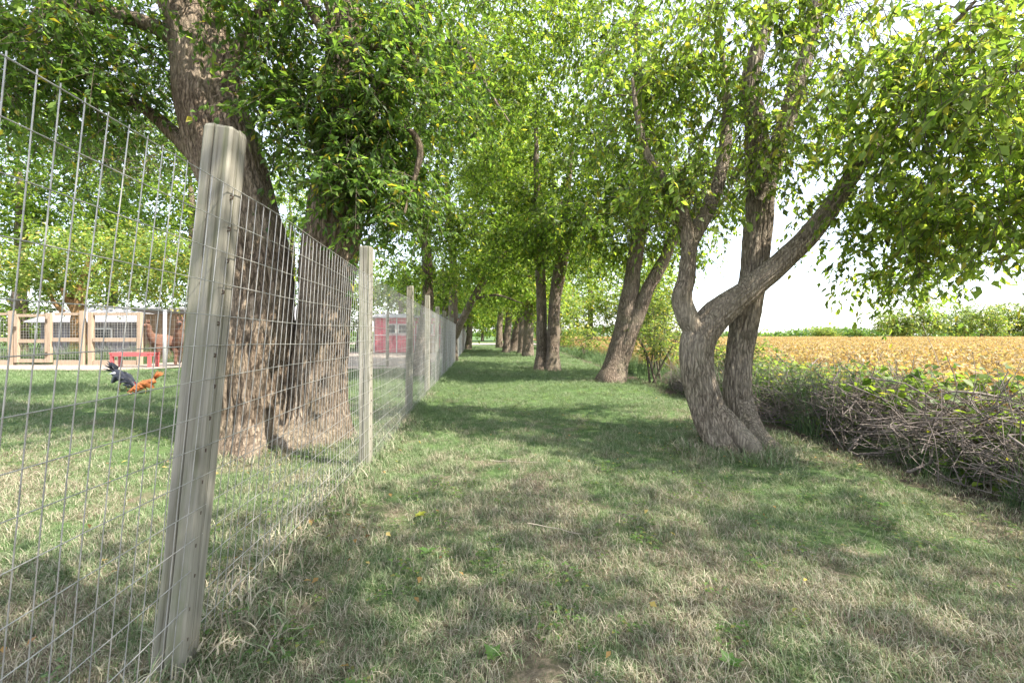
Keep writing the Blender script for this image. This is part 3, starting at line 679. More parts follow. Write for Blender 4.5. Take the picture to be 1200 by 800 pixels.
make_tree('lane_tree', 'upright tree with two straight parallel stems left of the leaning forked tree', 'tree', 'trees along the lane', (1.1, 13.4, 0), [
    (path((636, 437, 13.1), (636, 400, 13.3), (636, 340, 13.3), (634, 250, 13.3), (630, 130, 13.3)), [0.24, 0.18, 0.155, 0.13, 0.05], 0.25),
    (path((647, 438, 13.0), (649, 400, 13.1), (652, 340, 13.1), (660, 270, 13), (672, 150, 13)), [0.25, 0.19, 0.165, 0.13, 0.05], 0.3),
    (path((653, 345, 13.1), (662, 310, 12.9), (668, 260, 12.8)), [0.13, 0.1, 0.04], 0)],
    [(W(630, 230, 13), (2.4, 2.4, 1.7), 90), (W(600, 90, 13), (3.2, 2.6, 2.4), 100), (W(560, 200, 14), (1.6, 2, 1.7), 45), (W(690, 300, 14), (1.6, 2, 0.8), 36), (W(640, 280, 12.4), (1.5, 0.7, 0.8), 34), (W(600, 310, 15), (1.5, 1.5, 0.8), 26), (W(610, -60, 12), (3, 3, 2), 60)],
    0.135, GREEN_MID, M['bark_far'], 24, False, 14, 0, 0.6, 1.25, 0.55)
far_specs = [(593, 413, 27, 600, 330, 'slim left-leaning trunk leftmost in the far clump of lane trees', 0.2), (604, 412, 28.5, 620, 325, 'thick trunk leaning right in the middle of the far clump of lane trees', 0.34),
             (612, 414, 25.5, 617, 330, 'straight dark trunk beside the thick leaning one in the far clump', 0.22), (619, 418, 22, 622, 335, 'nearest trunk of the far clump, just left of the twin-stem tree', 0.24),
             (585, 408, 36, 588, 340, 'farthest slim trunk where the lane closes in', 0.26)]
for i, (px, py, d, tx, ty, lab, r) in enumerate(far_specs):
    b = W(px, 393 + 540 / d, d)
    make_tree('lane_tree', lab, 'tree', 'trees along the lane', b, [
        ([b - [0, 0, .08], (b + W(tx, ty, d)) / 2 + [random.uniform(-.1, .1), 0, 0], W(tx, ty, d), W(tx + (tx - px) * 0.6, ty - 80, d)], [r * 1.2, r, r * 0.8, r * 0.3], 0.3)],
        [(W(tx - 6, ty - 190, d), (4.0, 3.0, 3.0), 30), (W(tx, ty - 40, d), (2.6, 3.0, 2.4), 60), (W(tx, ty + 12, d), (2.2, 2.4, .9), 24), (W(tx - 8, ty - 130, d), (3.6, 3.0, 2.6), 50)], 0.24, GREEN_PALE, M['bark_far'], 40 + i, False, 10, 0, 0.5, 0.9, 0.8, True, 0.4)

make_tree('fence_tree', 'dark stemmed tree just behind the third fence post with leafy low boughs', 'tree', 'trees along the fence', (-2.5, 11.2, 0), [
    (path((492, 445, 11.2), (497, 380, 11.2), (500, 330, 11.2), (494, 270, 11), (480, 190, 11), (470, 100, 11)), [0.24, 0.17, 0.145, 0.13, 0.10, 0.05], 0.3),
    (path((480, 190, 11), (520, 60, 9.5), (548, 62, 8.5), (575, 105, 8), (600, 145, 7.7)), [0.09, 0.06, 0.045, 0.03, 0.012], 0)],
    [(W(470, 240, 10), (1.2, 1.4, 1.2), 42), (W(490, 110, 10), (2.0, 2.0, 1.9), 62), (W(500, 320, 11), (1.0, 1.0, 0.45), 16), (W(560, 100, 8.6), (1.2, 1.0, 1.0), 26), (W(540, 260, 9.5), (0.9, 1, 0.6), 18), (W(500, -40, 9), (2.4, 2.4, 1.4), 45)],
    0.115, GREEN_MID, M['bark_far'], 25, False, 14, 0, 0.6, 1.2, 0.5)
make_tree('fence_tree', 'slender tree far along the fence with one limb arching over the lane', 'tree', 'trees along the fence', (-2.5, 18, 0), [
    (path((529, 424, 18), (530, 370, 18), (531, 320, 18), (527, 260, 18), (520, 160, 18)), [0.26, 0.2, 0.17, 0.13, 0.05], 0.25),
    (path((533, 395, 18), (548, 362, 17.5), (566, 330, 17), (590, 300, 16.5), (612, 285, 16)), [0.16, 0.15, 0.13, 0.09, 0.03], 0),
    (path((556, 350, 17.3), (580, 345, 16.8), (612, 355, 16.2)), [0.07, 0.05, 0.02], 0)],
    [(W(540, 250, 17.5), (2.8, 2.5, 2.2), 75), (W(520, 130, 17), (3.6, 3, 3), 85), (W(580, 290, 17), (1.6, 1.8, 1.1), 30), (W(590, 330, 21), (1.8, 2, .9), 30), (W(545, 310, 16.5), (1.2, 1.2, .9), 22), (W(560, 30, 16), (4, 3, 2.2), 55)],
    0.16, GREEN_PALE, M['bark_far'], 26, False, 12, 0, 0.55, 1.2, 0.62)
for i, (px, d, hgt, lab) in enumerate([(520, 26, 6.5, 'pale green tree behind the red shed gable'), (548, 33, 7.5, 'light leafy tree closing the fence line in the distance'), (470, 32, 7.5, 'round light tree rising over the red shed roof'),
                                       (420, 34, 8, 'tall tree behind the red shed seen beside the big trunks'), (565, 80, 10, 'distant tree at the end of the lane'), (590, 88, 9, 'farthest pale tree closing the view straight down the lane'), (618, 84, 11, 'far tree behind the clump of lane trunks'), (540, 74, 9, 'far tree where the fence runs out of sight'), (500, 60, 11, 'tall far tree over the right end of the red shed')]):
    b = np.array([(px - 600) / 500 * d, d, 0.0])
    make_tree('yard_tree', lab, 'tree', 'trees behind the red shed', b, [([b - [0, 0, .1], b + [0.1, 0, hgt * .35], b + [-.1, 0, hgt * .8]], [0.3, 0.2, 0.05], 0.3)],
              [(b + [0, 0, hgt * .62], (d * 0.085 + 1, 2.4, hgt * .36), 120)], 0.008 * d, GREEN_PALE, M['bark_far'], 60 + i, False, 8, 0, 0.4, 0.9, 0.03 * d, True, 0.5)

# a neighbour in the row, behind and right of the camera, whose crown shades the foreground
make_tree('lane_tree', 'next tree of the lane row, standing behind the viewpoint', 'tree', None, (3.4, -2.6, 0), [
    ([np.array(p) for p in ((3.4, -2.6, -.1), (3.35, -2.5, 1.5), (3.2, -2.3, 3.2), (3.0, -2.0, 6.5))], [0.32, 0.24, 0.2, 0.06], 0.3)],
    [(np.array([3.2, -1.6, 5.0]), (3.2, 2.8, 1.3), 190), (np.array([1.9, -0.35, 4.5]), (1.3, 0.9, 0.5), 60), (np.array([5.2, 0.8, 5.3]), (1.6, 1.7, 1.0), 50)], 0.105, GREEN_MID, M['bark_far'], 27, False, 12, 0, 0.5, 1.0, 0.85)

# trees of the yard, behind the timber enclosure
b = np.array([-18.3, 18.2, 0])
make_tree('yard_tree', 'low sunlit tree with orange brown forked limbs behind the timber enclosure', 'tree', 'trees behind the enclosure', b, [
    (path((92, 430, 18.2), (92, 380, 18.2), (95, 345, 18.2), (104, 300, 18.2)), [0.3, 0.25, 0.2, 0.08], 0.3),
    (path((92, 370, 18.2), (80, 352, 18), (72, 338, 17.8)), [0.14, 0.11, 0.06], 0), (path((93, 368, 18.2), (84, 350, 18.4), (110, 318, 18.4), (125, 300, 18.4)), [0.14, 0.11, 0.09, 0.04], 0),
    (path((74, 366, 18), (62, 352, 17.8), (56, 336, 17.6)), [0.1, 0.08, 0.04], 0)],
    [(W(120, 305, 18), (4.6, 2.2, 1.6), 220), (W(30, 320, 18), (2.4, 2, 0.9), 50), (W(195, 315, 17.5), (1.8, 2, 1.3), 60)], 0.16, GREEN_BUSH, M['bark_orange'], 31, False, 12, 0, 0.5, 1.0, 0.62)
for i, (px, d, hgt, wd, lab, pal) in enumerate([(20, 27, 17, 6, 'tall tree filling the left edge behind the enclosure', GREEN_MID), (130, 30, 18, 6.5, 'tall dark tree behind the sunlit low tree', GREEN_DARK), (225, 27, 16, 5.5, 'tall tree seen past the leaning fence post', GREEN_MID),
                                                (340, 36, 17, 6.5, 'far tree glimpsed between the two thick trunks', GREEN_MID)]):
    b = np.array([(px - 600) / 500 * d, d, 0.0])
    make_tree('yard_tree', lab, 'tree', 'trees behind the enclosure', b, [([b - [0, 0, .1], b + [0.1, 0, hgt * .4], b + [-.1, 0, hgt * .8]], [0.4, 0.3, 0.06], 0.3)],
              [(b + [0, 0, hgt * .56], (wd, 3.5, hgt * .44), 330)], 0.27, pal, M['bark_far'], 70 + i, False, 8, 0, 0.4, 1.0, 0.95, True, 0.5)

# bushes and small trees along the field edge
def bush(name, label, cat, group, c, rad, cnt, leafL, pal, seed, spread=0.3):
    b = np.array([c[0], c[1], 0.0]); st = []
    for k in range(4):
        e = b + [random.uniform(-.6, .6) * rad[0], random.uniform(-.5, .5) * rad[1], c[2] + rad[2] * 0.4]
        st.append(([b + [random.uniform(-.15, .15), random.uniform(-.1, .1), -.05], (b + e) / 2 + [0, 0, .1], e], [0.03, 0.02, 0.008], 0))
    return make_tree(name, label, cat, group, b, st, [(np.array(c), rad, cnt)], leafL, pal, M['twig'], seed, False, 6, 0, 0.3, 1.0, spread, True, 0.15)
for i, (px, d, lab) in enumerate([(-15, 27, 'leafy shrub at the far left behind the timber enclosure'), (45, 29, 'pale shrub left of the orange-limbed tree'), (110, 30, 'shrub behind the orange-limbed tree'), (165, 29, 'shrub above the barn roof'), (225, 28, 'shrub beside the brown shelter'),
                                  (290, 30, 'shrub showing left of the thick trunk'), (400, 33, 'shrub behind the white garden chair')]):
    bush('yard_shrub', lab, 'shrub', 'shrubs behind the enclosure', ((px - 600) / 500 * d, d, 2.1), (2.9, 1.5, 2.1), 95, 0.17, GREEN_BUSH if i % 2 else GREEN_PALE, 140 + i, 0.7)
bush('hedge_bush', 'loose grey green bush between the leaning forked tree and the crooked twin trunk', 'bush', 'bushes along the field edge', (3.35, 9.9, 0.75), (0.75, 0.9, 0.75), 60, 0.07, GREEN_BUSH, 81)
bush('hedge_bush', 'tall pale bush showing behind the left fork of the crooked tree', 'bush', 'bushes along the field edge', (3.9, 11.5, 1.3), (0.9, 1.1, 1.2), 70, 0.085, GREEN_BUSH, 82)
bush('hedge_bush', 'small leafy bush peeking between the two crossing trunks', 'bush', 'bushes along the field edge', (3.9, 7.6, 0.65), (0.55, 0.7, 0.6), 40, 0.065, GREEN_BUSH, 83)
bush('hedge_bush', 'low young bush in front of the yellow field left of the leaning tree', 'bush', 'bushes along the field edge', (3.5, 20.5, 0.6), (0.9, 1.2, 0.7), 40, 0.12, GREEN_BUSH, 84, 0.4)
bush('hedge_bush', 'broad sunlit thicket above the yellow field left of the leaning tree', 'bush', 'bushes along the field edge', (8.0, 38, 3.4), (3.8, 2.2, 2.2), 130, 0.24, GREEN_BUSH, 85, 0.8)
bush('hedge_bush', 'rounded thicket behind the twin-stem tree', 'bush', 'bushes along the field edge', (3.8, 34, 2.4), (2.4, 2.0, 2.4), 90, 0.22, GREEN_BUSH, 86, 0.8)
bush('hedge_bush', 'taller thicket behind the leaning tree right of the sunlit one', 'bush', 'bushes along the field edge', (11.5, 36, 3.2), (2.8, 2.0, 3.0), 110, 0.22, GREEN_BUSH, 87, 0.8)

for i, (px, d, hgt, wd, lab) in enumerate([(690, 44, 15, 5.0, 'tall bright tree far beyond the twin-stem tree at the field edge'), (762, 40, 9.5, 3.2, 'pale tree seen between the leaning stems and the crooked tree'), (655, 60, 16, 6, 'hazy tall tree behind the twin-stem tree')]):
    b = np.array([(px - 600) / 500 * d, d, 0.0])
    make_tree('edge_tree', lab, 'tree', 'trees along the field edge', b, [([b - [0, 0, .1], b + [0.1, 0, hgt * .4], b + [-.1, 0, hgt * .8]], [0.35, 0.25, 0.06], 0.3)],
              [(b + [0, 0, hgt * .55], (wd, 3.2, hgt * .43), 230)], 0.30, GREEN_PALE, M['bark_far'], 120 + i, False, 8, 0, 0.4, 1.0, 1.0, True, 0.5)

# far trees over the field
far_t = [(1045, 90, 7.0, 4.0, 'first light green tree at the left of the field corner grove'), (1082, 88, 9.5, 4.6, 'tallest tree of the field corner grove'), (1120, 96, 8.5, 4.5, 'blue green tree behind the grove'),
         (1150, 86, 8.0, 4.4, 'pale round tree right of the grove middle'), (1182, 88, 8.6, 4.6, 'broad tree at the right end of the grove'), (1225, 86, 9, 5, 'last grove tree at the right edge'),
         (965, 150, 4.2, 4.4, 'small solitary bush-like tree out on the field edge'), (1000, 170, 3.6, 4, 'low dark tree right of the solitary one')]
for i, (px, d, hgt, wd, lab) in enumerate(far_t):
    b = np.array([(px - 600) / 500 * d, d, 0.0])
    make_tree('field_tree', lab, 'tree', 'trees beyond the field', b, [([b - [0, 0, .1], b + [0.1, 0, hgt * .35], b + [-.1, 0, hgt * .75]], [0.3, 0.2, 0.05], 0.2)],
              [(b + [0, 0, hgt * .52], (wd, 3.2, hgt * .46), 110), (b + [wd * .4, -1, hgt * .4], (wd * .5, 2, hgt * .3), 30)], 0.42, GREEN_DARK if i in (2, 7) else GREEN_BUSH, M['bark_far'], 90 + i, False, 8, 0, 0.3, 0.8, 1.1, False, 0.6)
g = np.random.default_rng(5)
n = 26000; x = g.uniform(-520, 720, n); y = 430 + g.uniform(-20, 20, n) + 20 * np.sin(x * .01)
hh = 5.5 + 3.5 * np.sin(x * .021) + 2.5 * np.sin(x * .063 + 1); z = g.uniform(0, 1, n) ** 0.8 * np.maximum(hh, 2.5)
P = np.stack([x, y, z], -1); L = g.uniform(2.0, 4.0, n)
V, F, k = leaf_mesh(P, g.standard_normal((n, 3)), np.array([0, -.5, 1.0]) + g.standard_normal((n, 3)) * .6, L, L * .6, False)
tag(obj('far_woods', data('far_woods', V, F, M['leaf'], np.repeat(palette(*GREEN_DARK, n, g), k, 0))), 'dark line of far woods on the horizon', None, None, 'stuff')

# ---------------------------------------------------------------- ripe crop in the field
def crop_clump(seed, n=90):
    g = np.random.default_rng(seed); P = np.stack([g.normal(0, .17, n), g.normal(0, .17, n), g.uniform(0.22, 0.62, n)], -1)
    V, F, k = leaf_mesh(P, g.standard_normal((n, 3)) - [0, 0, .3], np.array([0, 0, 1.0]) + g.standard_normal((n, 3)) * .6, g.uniform(.05, .1, n), g.uniform(.03, .055, n), False)
    c = palette([(0.29, 0.215, 0.095), (0.34, 0.27, 0.14), (0.23, 0.16, 0.07), (0.21, 0.20, 0.07)], [4, 4, 2, 1.6], n, g)
    s = np.array([[[g.normal(0, .1), g.normal(0, .1), -.02], [g.normal(0, .13), g.normal(0, .13), .5]] for _ in range(8)])
    V2, F2 = tubes_many(s, np.full((8, 2), .006), 3)
    VV = np.vstack([V, V2]); FF = [tuple(f) for f in F] + [tuple(f + len(V)) for f in F2]
    return data('crop_clump', VV, FF, M['crop_leaf'], np.vstack([np.repeat(c, k, 0), np.tile([[0.3, 0.2, 0.08]], (len(V2), 1))]))
xs, ys = [], []
g = np.random.default_rng(9)
for r in np.arange(0, 190):
    xr = 4.9 + r * 0.62
    yv = np.arange(max(0.5, xr * 0.72 - 2), 92, 0.3 if xr < 22 else 0.55); xs.append(np.full(len(yv), xr) + g.normal(0, .1, len(yv))); ys.append(yv + g.normal(0, .1, len(yv)))
x = np.concatenate(xs); y = np.concatenate(ys); far = np.hypot(x, y)
keep = g.uniform(0, 1, len(x)) < np.clip(22 / far, 0.3, 1); x, y, far = x[keep], y[keep], far[keep]
scatter('crop', np.stack([x, y, np.full(len(x), .04)], -1), g.uniform(.8, 1.15, len(x)) * np.clip(far / 40, 1, 1.25), [crop_clump(i) for i in range(4)], 'stuff', 'ripe yellow crop plants standing in the field', None, 0.15)

# ---------------------------------------------------------------- brush pile along the right edge
g = np.random.default_rng(33)
brush = empty('brush_pile', (3.9, 4.2, 0)); BO = np.array([3.9, 4.2, 0]); tag(brush, 'long grey pile of cut sticks and branches between the lane and the field', 'brush pile')
def brush_sticks(n, big):
    ls = g.uniform(0.5, 1.5, n) * (1 if big else 0.75); cx = 3.25 + g.beta(1.15, 1.9, n) * 1.5; cy = g.uniform(1.3, 9.0, n)
    top = 0.54 * np.sqrt(np.clip(1 - ((cx - 4.0) / 0.82) ** 2, 0.10, 1)) * (0.88 + 0.22 * np.sin(cy * 1.9) + .16 * np.sin(cy * 4.3) + .1 * np.sin(cy * 8.1 + cx * 3)) * np.clip(1.25 - cy * .05, .6, 1.2)
    cz = top * g.uniform(0.05, 1.0, n) ** 0.75
    az = g.uniform(0, 2 * np.pi, n); el = g.normal(0, 0.38, n)
    d = np.stack([np.cos(az) * np.cos(el), np.sin(az) * np.cos(el), np.sin(el)], -1)
    t = np.linspace(-.5, .5, 6)[None, :, None]; c = np.stack([cx, cy, cz], -1)[:, None, :]
    bend = g.standard_normal((n, 1, 3)) * 0.13; kink = g.standard_normal((n, 6, 3)) * 0.016
    P = c + d[:, None, :] * ls[:, None, None] * t + bend * (t * t * 4) * ls[:, None, None] + kink
    P[..., 2] = np.maximum(P[..., 2], 0.012); P[..., 0] = np.maximum(P[..., 0], 3.18 + 0.1 * np.sin(P[..., 1] * 3))
    r = g.uniform(.0035, .010, n) if big else g.uniform(.002, .005, n)
    if big: r[:14] = g.uniform(.011, .016, 14)
    return P, r[:, None] * np.linspace(1, .45, 6)[None, :]
P, r = brush_sticks(280, True)
for i in range(len(P)):
    V, F = tube(P[i] - BO, r[i], 5); obj('stick', data('stick', V, F, M['stick'], None, True), brush)
P, r = brush_sticks(4200, False); q = g.choice(len(P), 420, replace=False)
up = np.linspace(0, 1, 6)[None, :, None] * np.array([0, 0, 1.0]) * g.uniform(.35, .95, (420, 1, 1)); P[q] = P[q][:, :1] * np.array([1, 1, 0]) + up + g.standard_normal((420, 6, 3)) * .02 + g.standard_normal((420, 1, 3)) * [.2, .2, 0] * np.linspace(0, 1, 6)[None, :, None]
V, F = tubes_many(P - BO, r, 3)
tag(obj('twigs', data('twigs', V, F, M['stick']), brush), kind='stuff')
mx = np.linspace(3.42, 4.9, 14); my = np.linspace(1.2, 10.5, 60); MX, MY = np.meshgrid(mx, my)
MZ = 0.36 * np.clip(1 - ((MX - 4.15) / .75) ** 2, 0, 1) * (0.8 + .2 * np.sin(MY * 2.3)) + np.random.default_rng(2).normal(0, .025, MX.shape) - .06
ii = np.arange(59)[:, None] * 14 + np.arange(13)[None, :]
o = obj('shade_bank', data('shade_bank', np.stack([MX, MY, MZ], -1).reshape(-1, 3), np.stack([ii, ii + 1, ii + 15, ii + 14], -1).reshape(-1, 4), flat('shade_bank_brown', (0.075, 0.055, 0.042), 0.95, .5, 30, 0, .03), None, True))  # dark mound added beneath so the inside of the pile looks dark
tag(o, 'dark bank added under the brush pile to block light inside it', None, None, 'structure')

def vine(label, n, cx, cy, topz, nl, seed, size=.075, pal=GREEN_MID):
    g = np.random.default_rng(seed); root = empty('leafy_vine', (cx[0], cy[0], 0)); tag(root, label, 'vine', 'vines over the brush pile'); O = np.array([cx[0], cy[0], 0.0])
    x = g.uniform(*cx, n); y = g.uniform(*cy, n); z = topz * (0.84 + .18 * np.sin(y * 3.1 + x * 2)) + g.normal(0, .06, n) - 1.1 * np.clip(3.7 - x, 0, 1) ** 1.3
    P = np.stack([x, y, z], -1); D = g.standard_normal((n, 3)) * [1, 1, .35]; Nn = np.array([-.1, -.25, 1.0]) + g.standard_normal((n, 3)) * .45
    L = size * g.uniform(.55, 1.3, n); col = palette(*pal, n, g); k5 = 5
    for i in range(nl):
        v, f, k5 = leaf_mesh(np.zeros((1, 3)), D[i:i + 1], Nn[i:i + 1], L[i:i + 1], L[i:i + 1] * .85, True)
        obj('leaf', data('leaf', v, f, M['leaf'], np.repeat(col[i:i + 1], k5, 0)), root, tuple(P[i] - O))
    V, F, k = leaf_mesh(P[nl:] - O, D[nl:], Nn[nl:], L[nl:], L[nl:] * .85, True)
    tag(obj('foliage', data('foliage', V, F, M['leaf'], np.repeat(col[nl:], k, 0)), root), kind='stuff')
    s = MB()
    for q in range(5):
        a = np.array([g.uniform(*cx), g.uniform(*cy), topz * .7]); pts = [a + np.array([g.normal(0, .15), .22 * t - .7, .12 * math.sin(t * 1.3 + q)]) for t in range(7)]
        s.tube(np.array(pts) - O, .004, 4)
    s.build('stem', M['twig'], root)
vine('bright green vine leaves over the right end of the brush pile', 1300, (3.45, 4.9), (1.9, 4.6), 0.66, 160, 1, .08)
vine('yellow green vine leaves over the middle of the brush pile', 1700, (3.5, 4.9), (4.6, 8.4), 0.63, 90, 2, .07, GREEN_BUSH)
vine('scattered creeper leaves and young weeds on the lower face of the brush pile', 950, (3.3, 3.8), (1.9, 7.0), 0.45, 50, 3, .07)
g = np.random.default_rng(44)
tg = [blade_tuft('tall_grass_clump', 46, .14, .62, .007, M['tallgrass'], 101, .45, 4), blade_tuft('tall_grass_clump', 40, .16, .5, .006, M['tallgrass'], 102, .7, 4)]
n = 190; x = np.concatenate([g.uniform(3.3, 4.5, 220), g.uniform(3.25, 3.8, 160), g.uniform(3.2, 4.6, 260)]); y = np.concatenate([g.uniform(4.5, 9.0, 220), g.uniform(1.6, 6.0, 160), g.uniform(9, 30, 260)])
s = np.concatenate([g.uniform(.8, 1.4, 220), g.uniform(.25, .62, 160), g.uniform(.6, 1.1, 260)])
scatter('tall_grass', np.stack([x, y, gz(x, y)], -1), s, tg, 'stuff', 'rank unmown grass along the foot and far end of the brush pile', None, .2)

# ---------------------------------------------------------------- yard: timber enclosure, cross fence, sheds
KY = 15.2
def wx(px, y=KY): return (px - 600) / 500 * y
enc = empty('enclosure_fence', (wx(60), KY, 0)); EO = Vector((wx(60), KY, 0)); tag(enc, 'pale timber framed wire enclosure fence across the back of the yard', 'fence')
def ebox(name, x0, x1, z0, z1, th=.07, dy=0.0, mat='pine', parent=enc, org=EO):
    m = MB(); m.box((0, 0, 0), (x1 - x0, th, z1 - z0)); o = m.build(name, M[mat], parent, loc=((x0 + x1) / 2 - org.x, KY + dy - org.y, (z0 + z1) / 2)); return o
TOP = 1.9
for px, wd in ((-40, .14), (14, .16), (97, .13), (107, .14), (164, .13), (-95, .14)):
    ebox('post', wx(px) - wd / 2, wx(px) + wd / 2, -.05, TOP + (.06 if px in (14, 97) else 0), .12)
for a, b in ((-95, -40), (-40, 14), (61, 97), (107, 164)):
    ebox('top_rail', wx(a) + .1, wx(b) - .1, TOP - .1, TOP - .01, .06, .01)
    ebox('middle_rail', wx(a) + .1, wx(b) - .1, .86, 1.0, .06, -.03)
    ebox('kick_board', wx(a) + .1, wx(b) - .1, .02, .2, .05, -.02)
def mesh_panel(a, b, parent, org, z0=.2, z1=TOP - .1):
    P = []
    for x in np.arange(a, b, .1): P.append([[x, KY + .035, z0], [x, KY + .035, z1]])
    for z in np.arange(z0, z1, .1): P.append([[a, KY + .04, z], [b, KY + .04, z]])
    V, F = tubes_many(np.array(P), np.full((len(P), 2), .0045), 3)
    tag(obj('wire_mesh', data('wire_mesh', V - np.array(org), F, M['wire']), parent), kind='stuff')
for a, b in ((-95, -40), (-40, 14), (61, 97), (107, 164)): mesh_panel(wx(a), wx(b), enc, EO)
gate = empty('enclosure_gate', (wx(38), KY, 0)); GO = Vector((wx(38), KY, 0)); tag(gate, 'pale timber gate with wire mesh panels in the enclosure fence', 'gate')
g0, g1 = wx(17.5), wx(61)
for a, b, c, d in ((g0 + .02, g0 + .16, .12, 1.84), (g1 - .2, g1, .12, 1.88)): ebox('stile', a, b, c, d, .08, -.02, 'pine', gate, GO)
for c, d in ((.12, .24), (.82, .95), (1.74, 1.84)): ebox('rail', g0 + .16, g1 - .2, c, d, .06, -.01, 'pine', gate, GO)
mesh_panel(g0 + .16, g1 - .2, gate, GO, .24, 1.74)
for z in (.42, 1.6): ebox('hinge', g1 - .16, g1 - .1, z - .07, z + .07, .03, -.075, 'staple', gate, GO)
ebox('latch', g0 + .02, g0 + .12, 1.28, 1.4, .04, -.08, 'staple', gate, GO)
g = np.random.default_rng(50)
x = g.uniform(wx(-60), wx(160), 110); y = g.uniform(15.6, 17.2, 110)
scatter('weeds', np.stack([x, y, np.zeros(110)], -1), g.uniform(.7, 1.5, 110), [tg[0]], 'stuff', 'tall pale weeds growing inside the timber enclosure', None, .2)

cross = empty('cross_fence', (-4.26, 14.6, 0)); CO = np.array([-4.26, 14.6, 0]); tag(cross, 'thin wire cross fence with single posts between the yard and the gravel drive', 'fence')
for x, mt, r in ((wx(193, 14.2), 'steel', .055), (-9.3, 'post', .05), (-6.8, 'post', .05), (-4.26, 'post', .055), (-2.35, 'post', .05)):
    y = 14.2 + (x + 11.6) * .055
    m = MB(); m.tube([(x, y, -.05), (x, y, 1.0), (x + .01, y, 1.93)], [r, r, r * .95], 8); o = m.build('post', M[mt], cross, True, loc=tuple(-CO))
    if mt == 'steel': o['label'] = 'grey steel post'
P = []
for z in np.arange(.1, 1.75, .15): P.append([[-13.4, 14.16, z], [-2.3, 14.77, z]])
for x in np.arange(-13.4, -2.3, .15): P.append([[x, 14.16 + (x + 13.4) * .055, .05], [x, 14.16 + (x + 13.4) * .055, 1.75]])
V, F = tubes_many(np.array(P), np.full((len(P), 2), .0022), 3); tag(obj('wire_mesh', data('wire_mesh', V - CO, F, M['wire']), cross), kind='stuff')

# long low barn and brown shelter behind the enclosure
barn = empty('barn', (-17, 25, 0)); tag(barn, 'long low grey barn with a white metal roof behind the enclosure', 'barn')
m = MB(); m.box((0, 0, .9), (14, 4, 1.9))
for x in np.arange(-6.9, 7, .35): m.box((x, -2.02, .9), (.05, .05, 1.9))
m.build('wall', M['greywall'], barn, loc=(-2.5, 1, 0))
m = MB(); m.add([(-7.4, -2.5, 1.8), (7.4, -2.5, 1.8), (7.4, 0, 2.75), (-7.4, 0, 2.75), (7.4, 2.5, 1.8), (-7.4, 2.5, 1.8), (-7.4, -2.5, 1.86), (7.4, -2.5, 1.86), (7.4, 0, 2.82), (-7.4, 0, 2.82), (7.4, 2.5, 1.86), (-7.4, 2.5, 1.86)],
      [(0, 1, 2, 3), (3, 2, 4, 5), (6, 9, 8, 7), (9, 11, 10, 8), (0, 6, 7, 1), (5, 4, 10, 11), (0, 3, 9, 6), (3, 5, 11, 9), (1, 7, 8, 2), (2, 8, 10, 4)])
m.build('roof', M['roof'], barn, loc=(-2.5, 1, 0))
for x in (-6, -2.6, 1.2):
    f = MB().box((x, -1.07, 1.15), (1.2, .06, .7)).build('window', M['white'], barn); MB().box((x, -1.11, 1.15), (1.0, .04, .52)).build('pane', M['glass'], f)
sh = empty('shelter', (-14.8, 19, 0)); tag(sh, 'brown boarded animal shelter behind the alpacas', 'shelter')
for k in range(12):
    MB().box((-1.7 + k * .3, random.uniform(-.01, .01), 1.02), (.28, .04, 2.04 + random.uniform(-.03, .03))).build('plank', M['brown_board'], sh)
MB().box((0, .9, 2.14), (4, 2.2, .07), 0, -.08).build('roof', M['roof'], sh)
for x in (-1.8, 1.8): MB().box((x, 1.7, 1.05), (.12, .12, 2.1)).build('post', M['brown_board'], sh)

# red shed
RX0, RX1, RY = -8.45, -3.4, 26.0
shed = empty('red_shed', ((RX0 + RX1) / 2, RY, 0)); tag(shed, 'low red board shed with dark windows and white trim across the drive', 'shed')
wl = RX1 - RX0; m = MB()
for k in range(14):
    z = .06 + k * .15; m.box((0, 0 + .012 * (k % 2), z + .072), (wl, 3.2, .142))
m.build('wall', M['red'], shed, loc=(0, 1.6, 0))
m = MB(); hw = wl / 2 + .25
m.add([(-hw, -.3, 2.14), (hw, -.3, 2.14), (hw, 1.6, 2.42), (-hw, 1.6, 2.42), (hw, 3.5, 2.14), (-hw, 3.5, 2.14), (-hw, -.3, 2.2), (hw, -.3, 2.2), (hw, 1.6, 2.48), (-hw, 1.6, 2.48), (hw, 3.5, 2.2), (-hw, 3.5, 2.2)],
      [(0, 1, 2, 3), (3, 2, 4, 5), (6, 9, 8, 7), (9, 11, 10, 8), (0, 6, 7, 1), (5, 4, 10, 11), (0, 3, 9, 6), (3, 5, 11, 9), (1, 7, 8, 2), (2, 8, 10, 4)])
m.build('roof', M['roof'], shed)
for x0, x1 in ((455, 464), (467, 482), (489, 497), (499, 507)):
    a, b = wx(x0, RY) - (RX0 + RX1) / 2, wx(x1, RY) - (RX0 + RX1) / 2; z0, z1 = 1.2, 1.75
    f = MB()
    for c, d in (((a + b) / 2, z0), ((a + b) / 2, z1)): f.box((c, -.03, d), (b - a + .1, .06, .06))
    for c in (a, b): f.box((c, -.032, (z0 + z1) / 2), (.06, .06, z1 - z0 - .06))
    f = f.build('window', M['white'], shed); MB().box(((a + b) / 2, -.012, (z0 + z1) / 2), (b - a, .02, z1 - z0)).build('pane', M['glass'], f)
for px in (438.6, 453, 465, 486, 512): MB().box((wx(px, RY) - (RX0 + RX1) / 2, -.028, 1.08), (.055, .05, 2.1)).build('batten', M['white'], shed)
MB().box((0, -.062, 1.1), (wl, .03, .045)).build('trim_board', M['white'], shed)
MB().box((.9, -.03, .55), (.7, .05, 1.0)).build('door', M['brown_board'], shed)

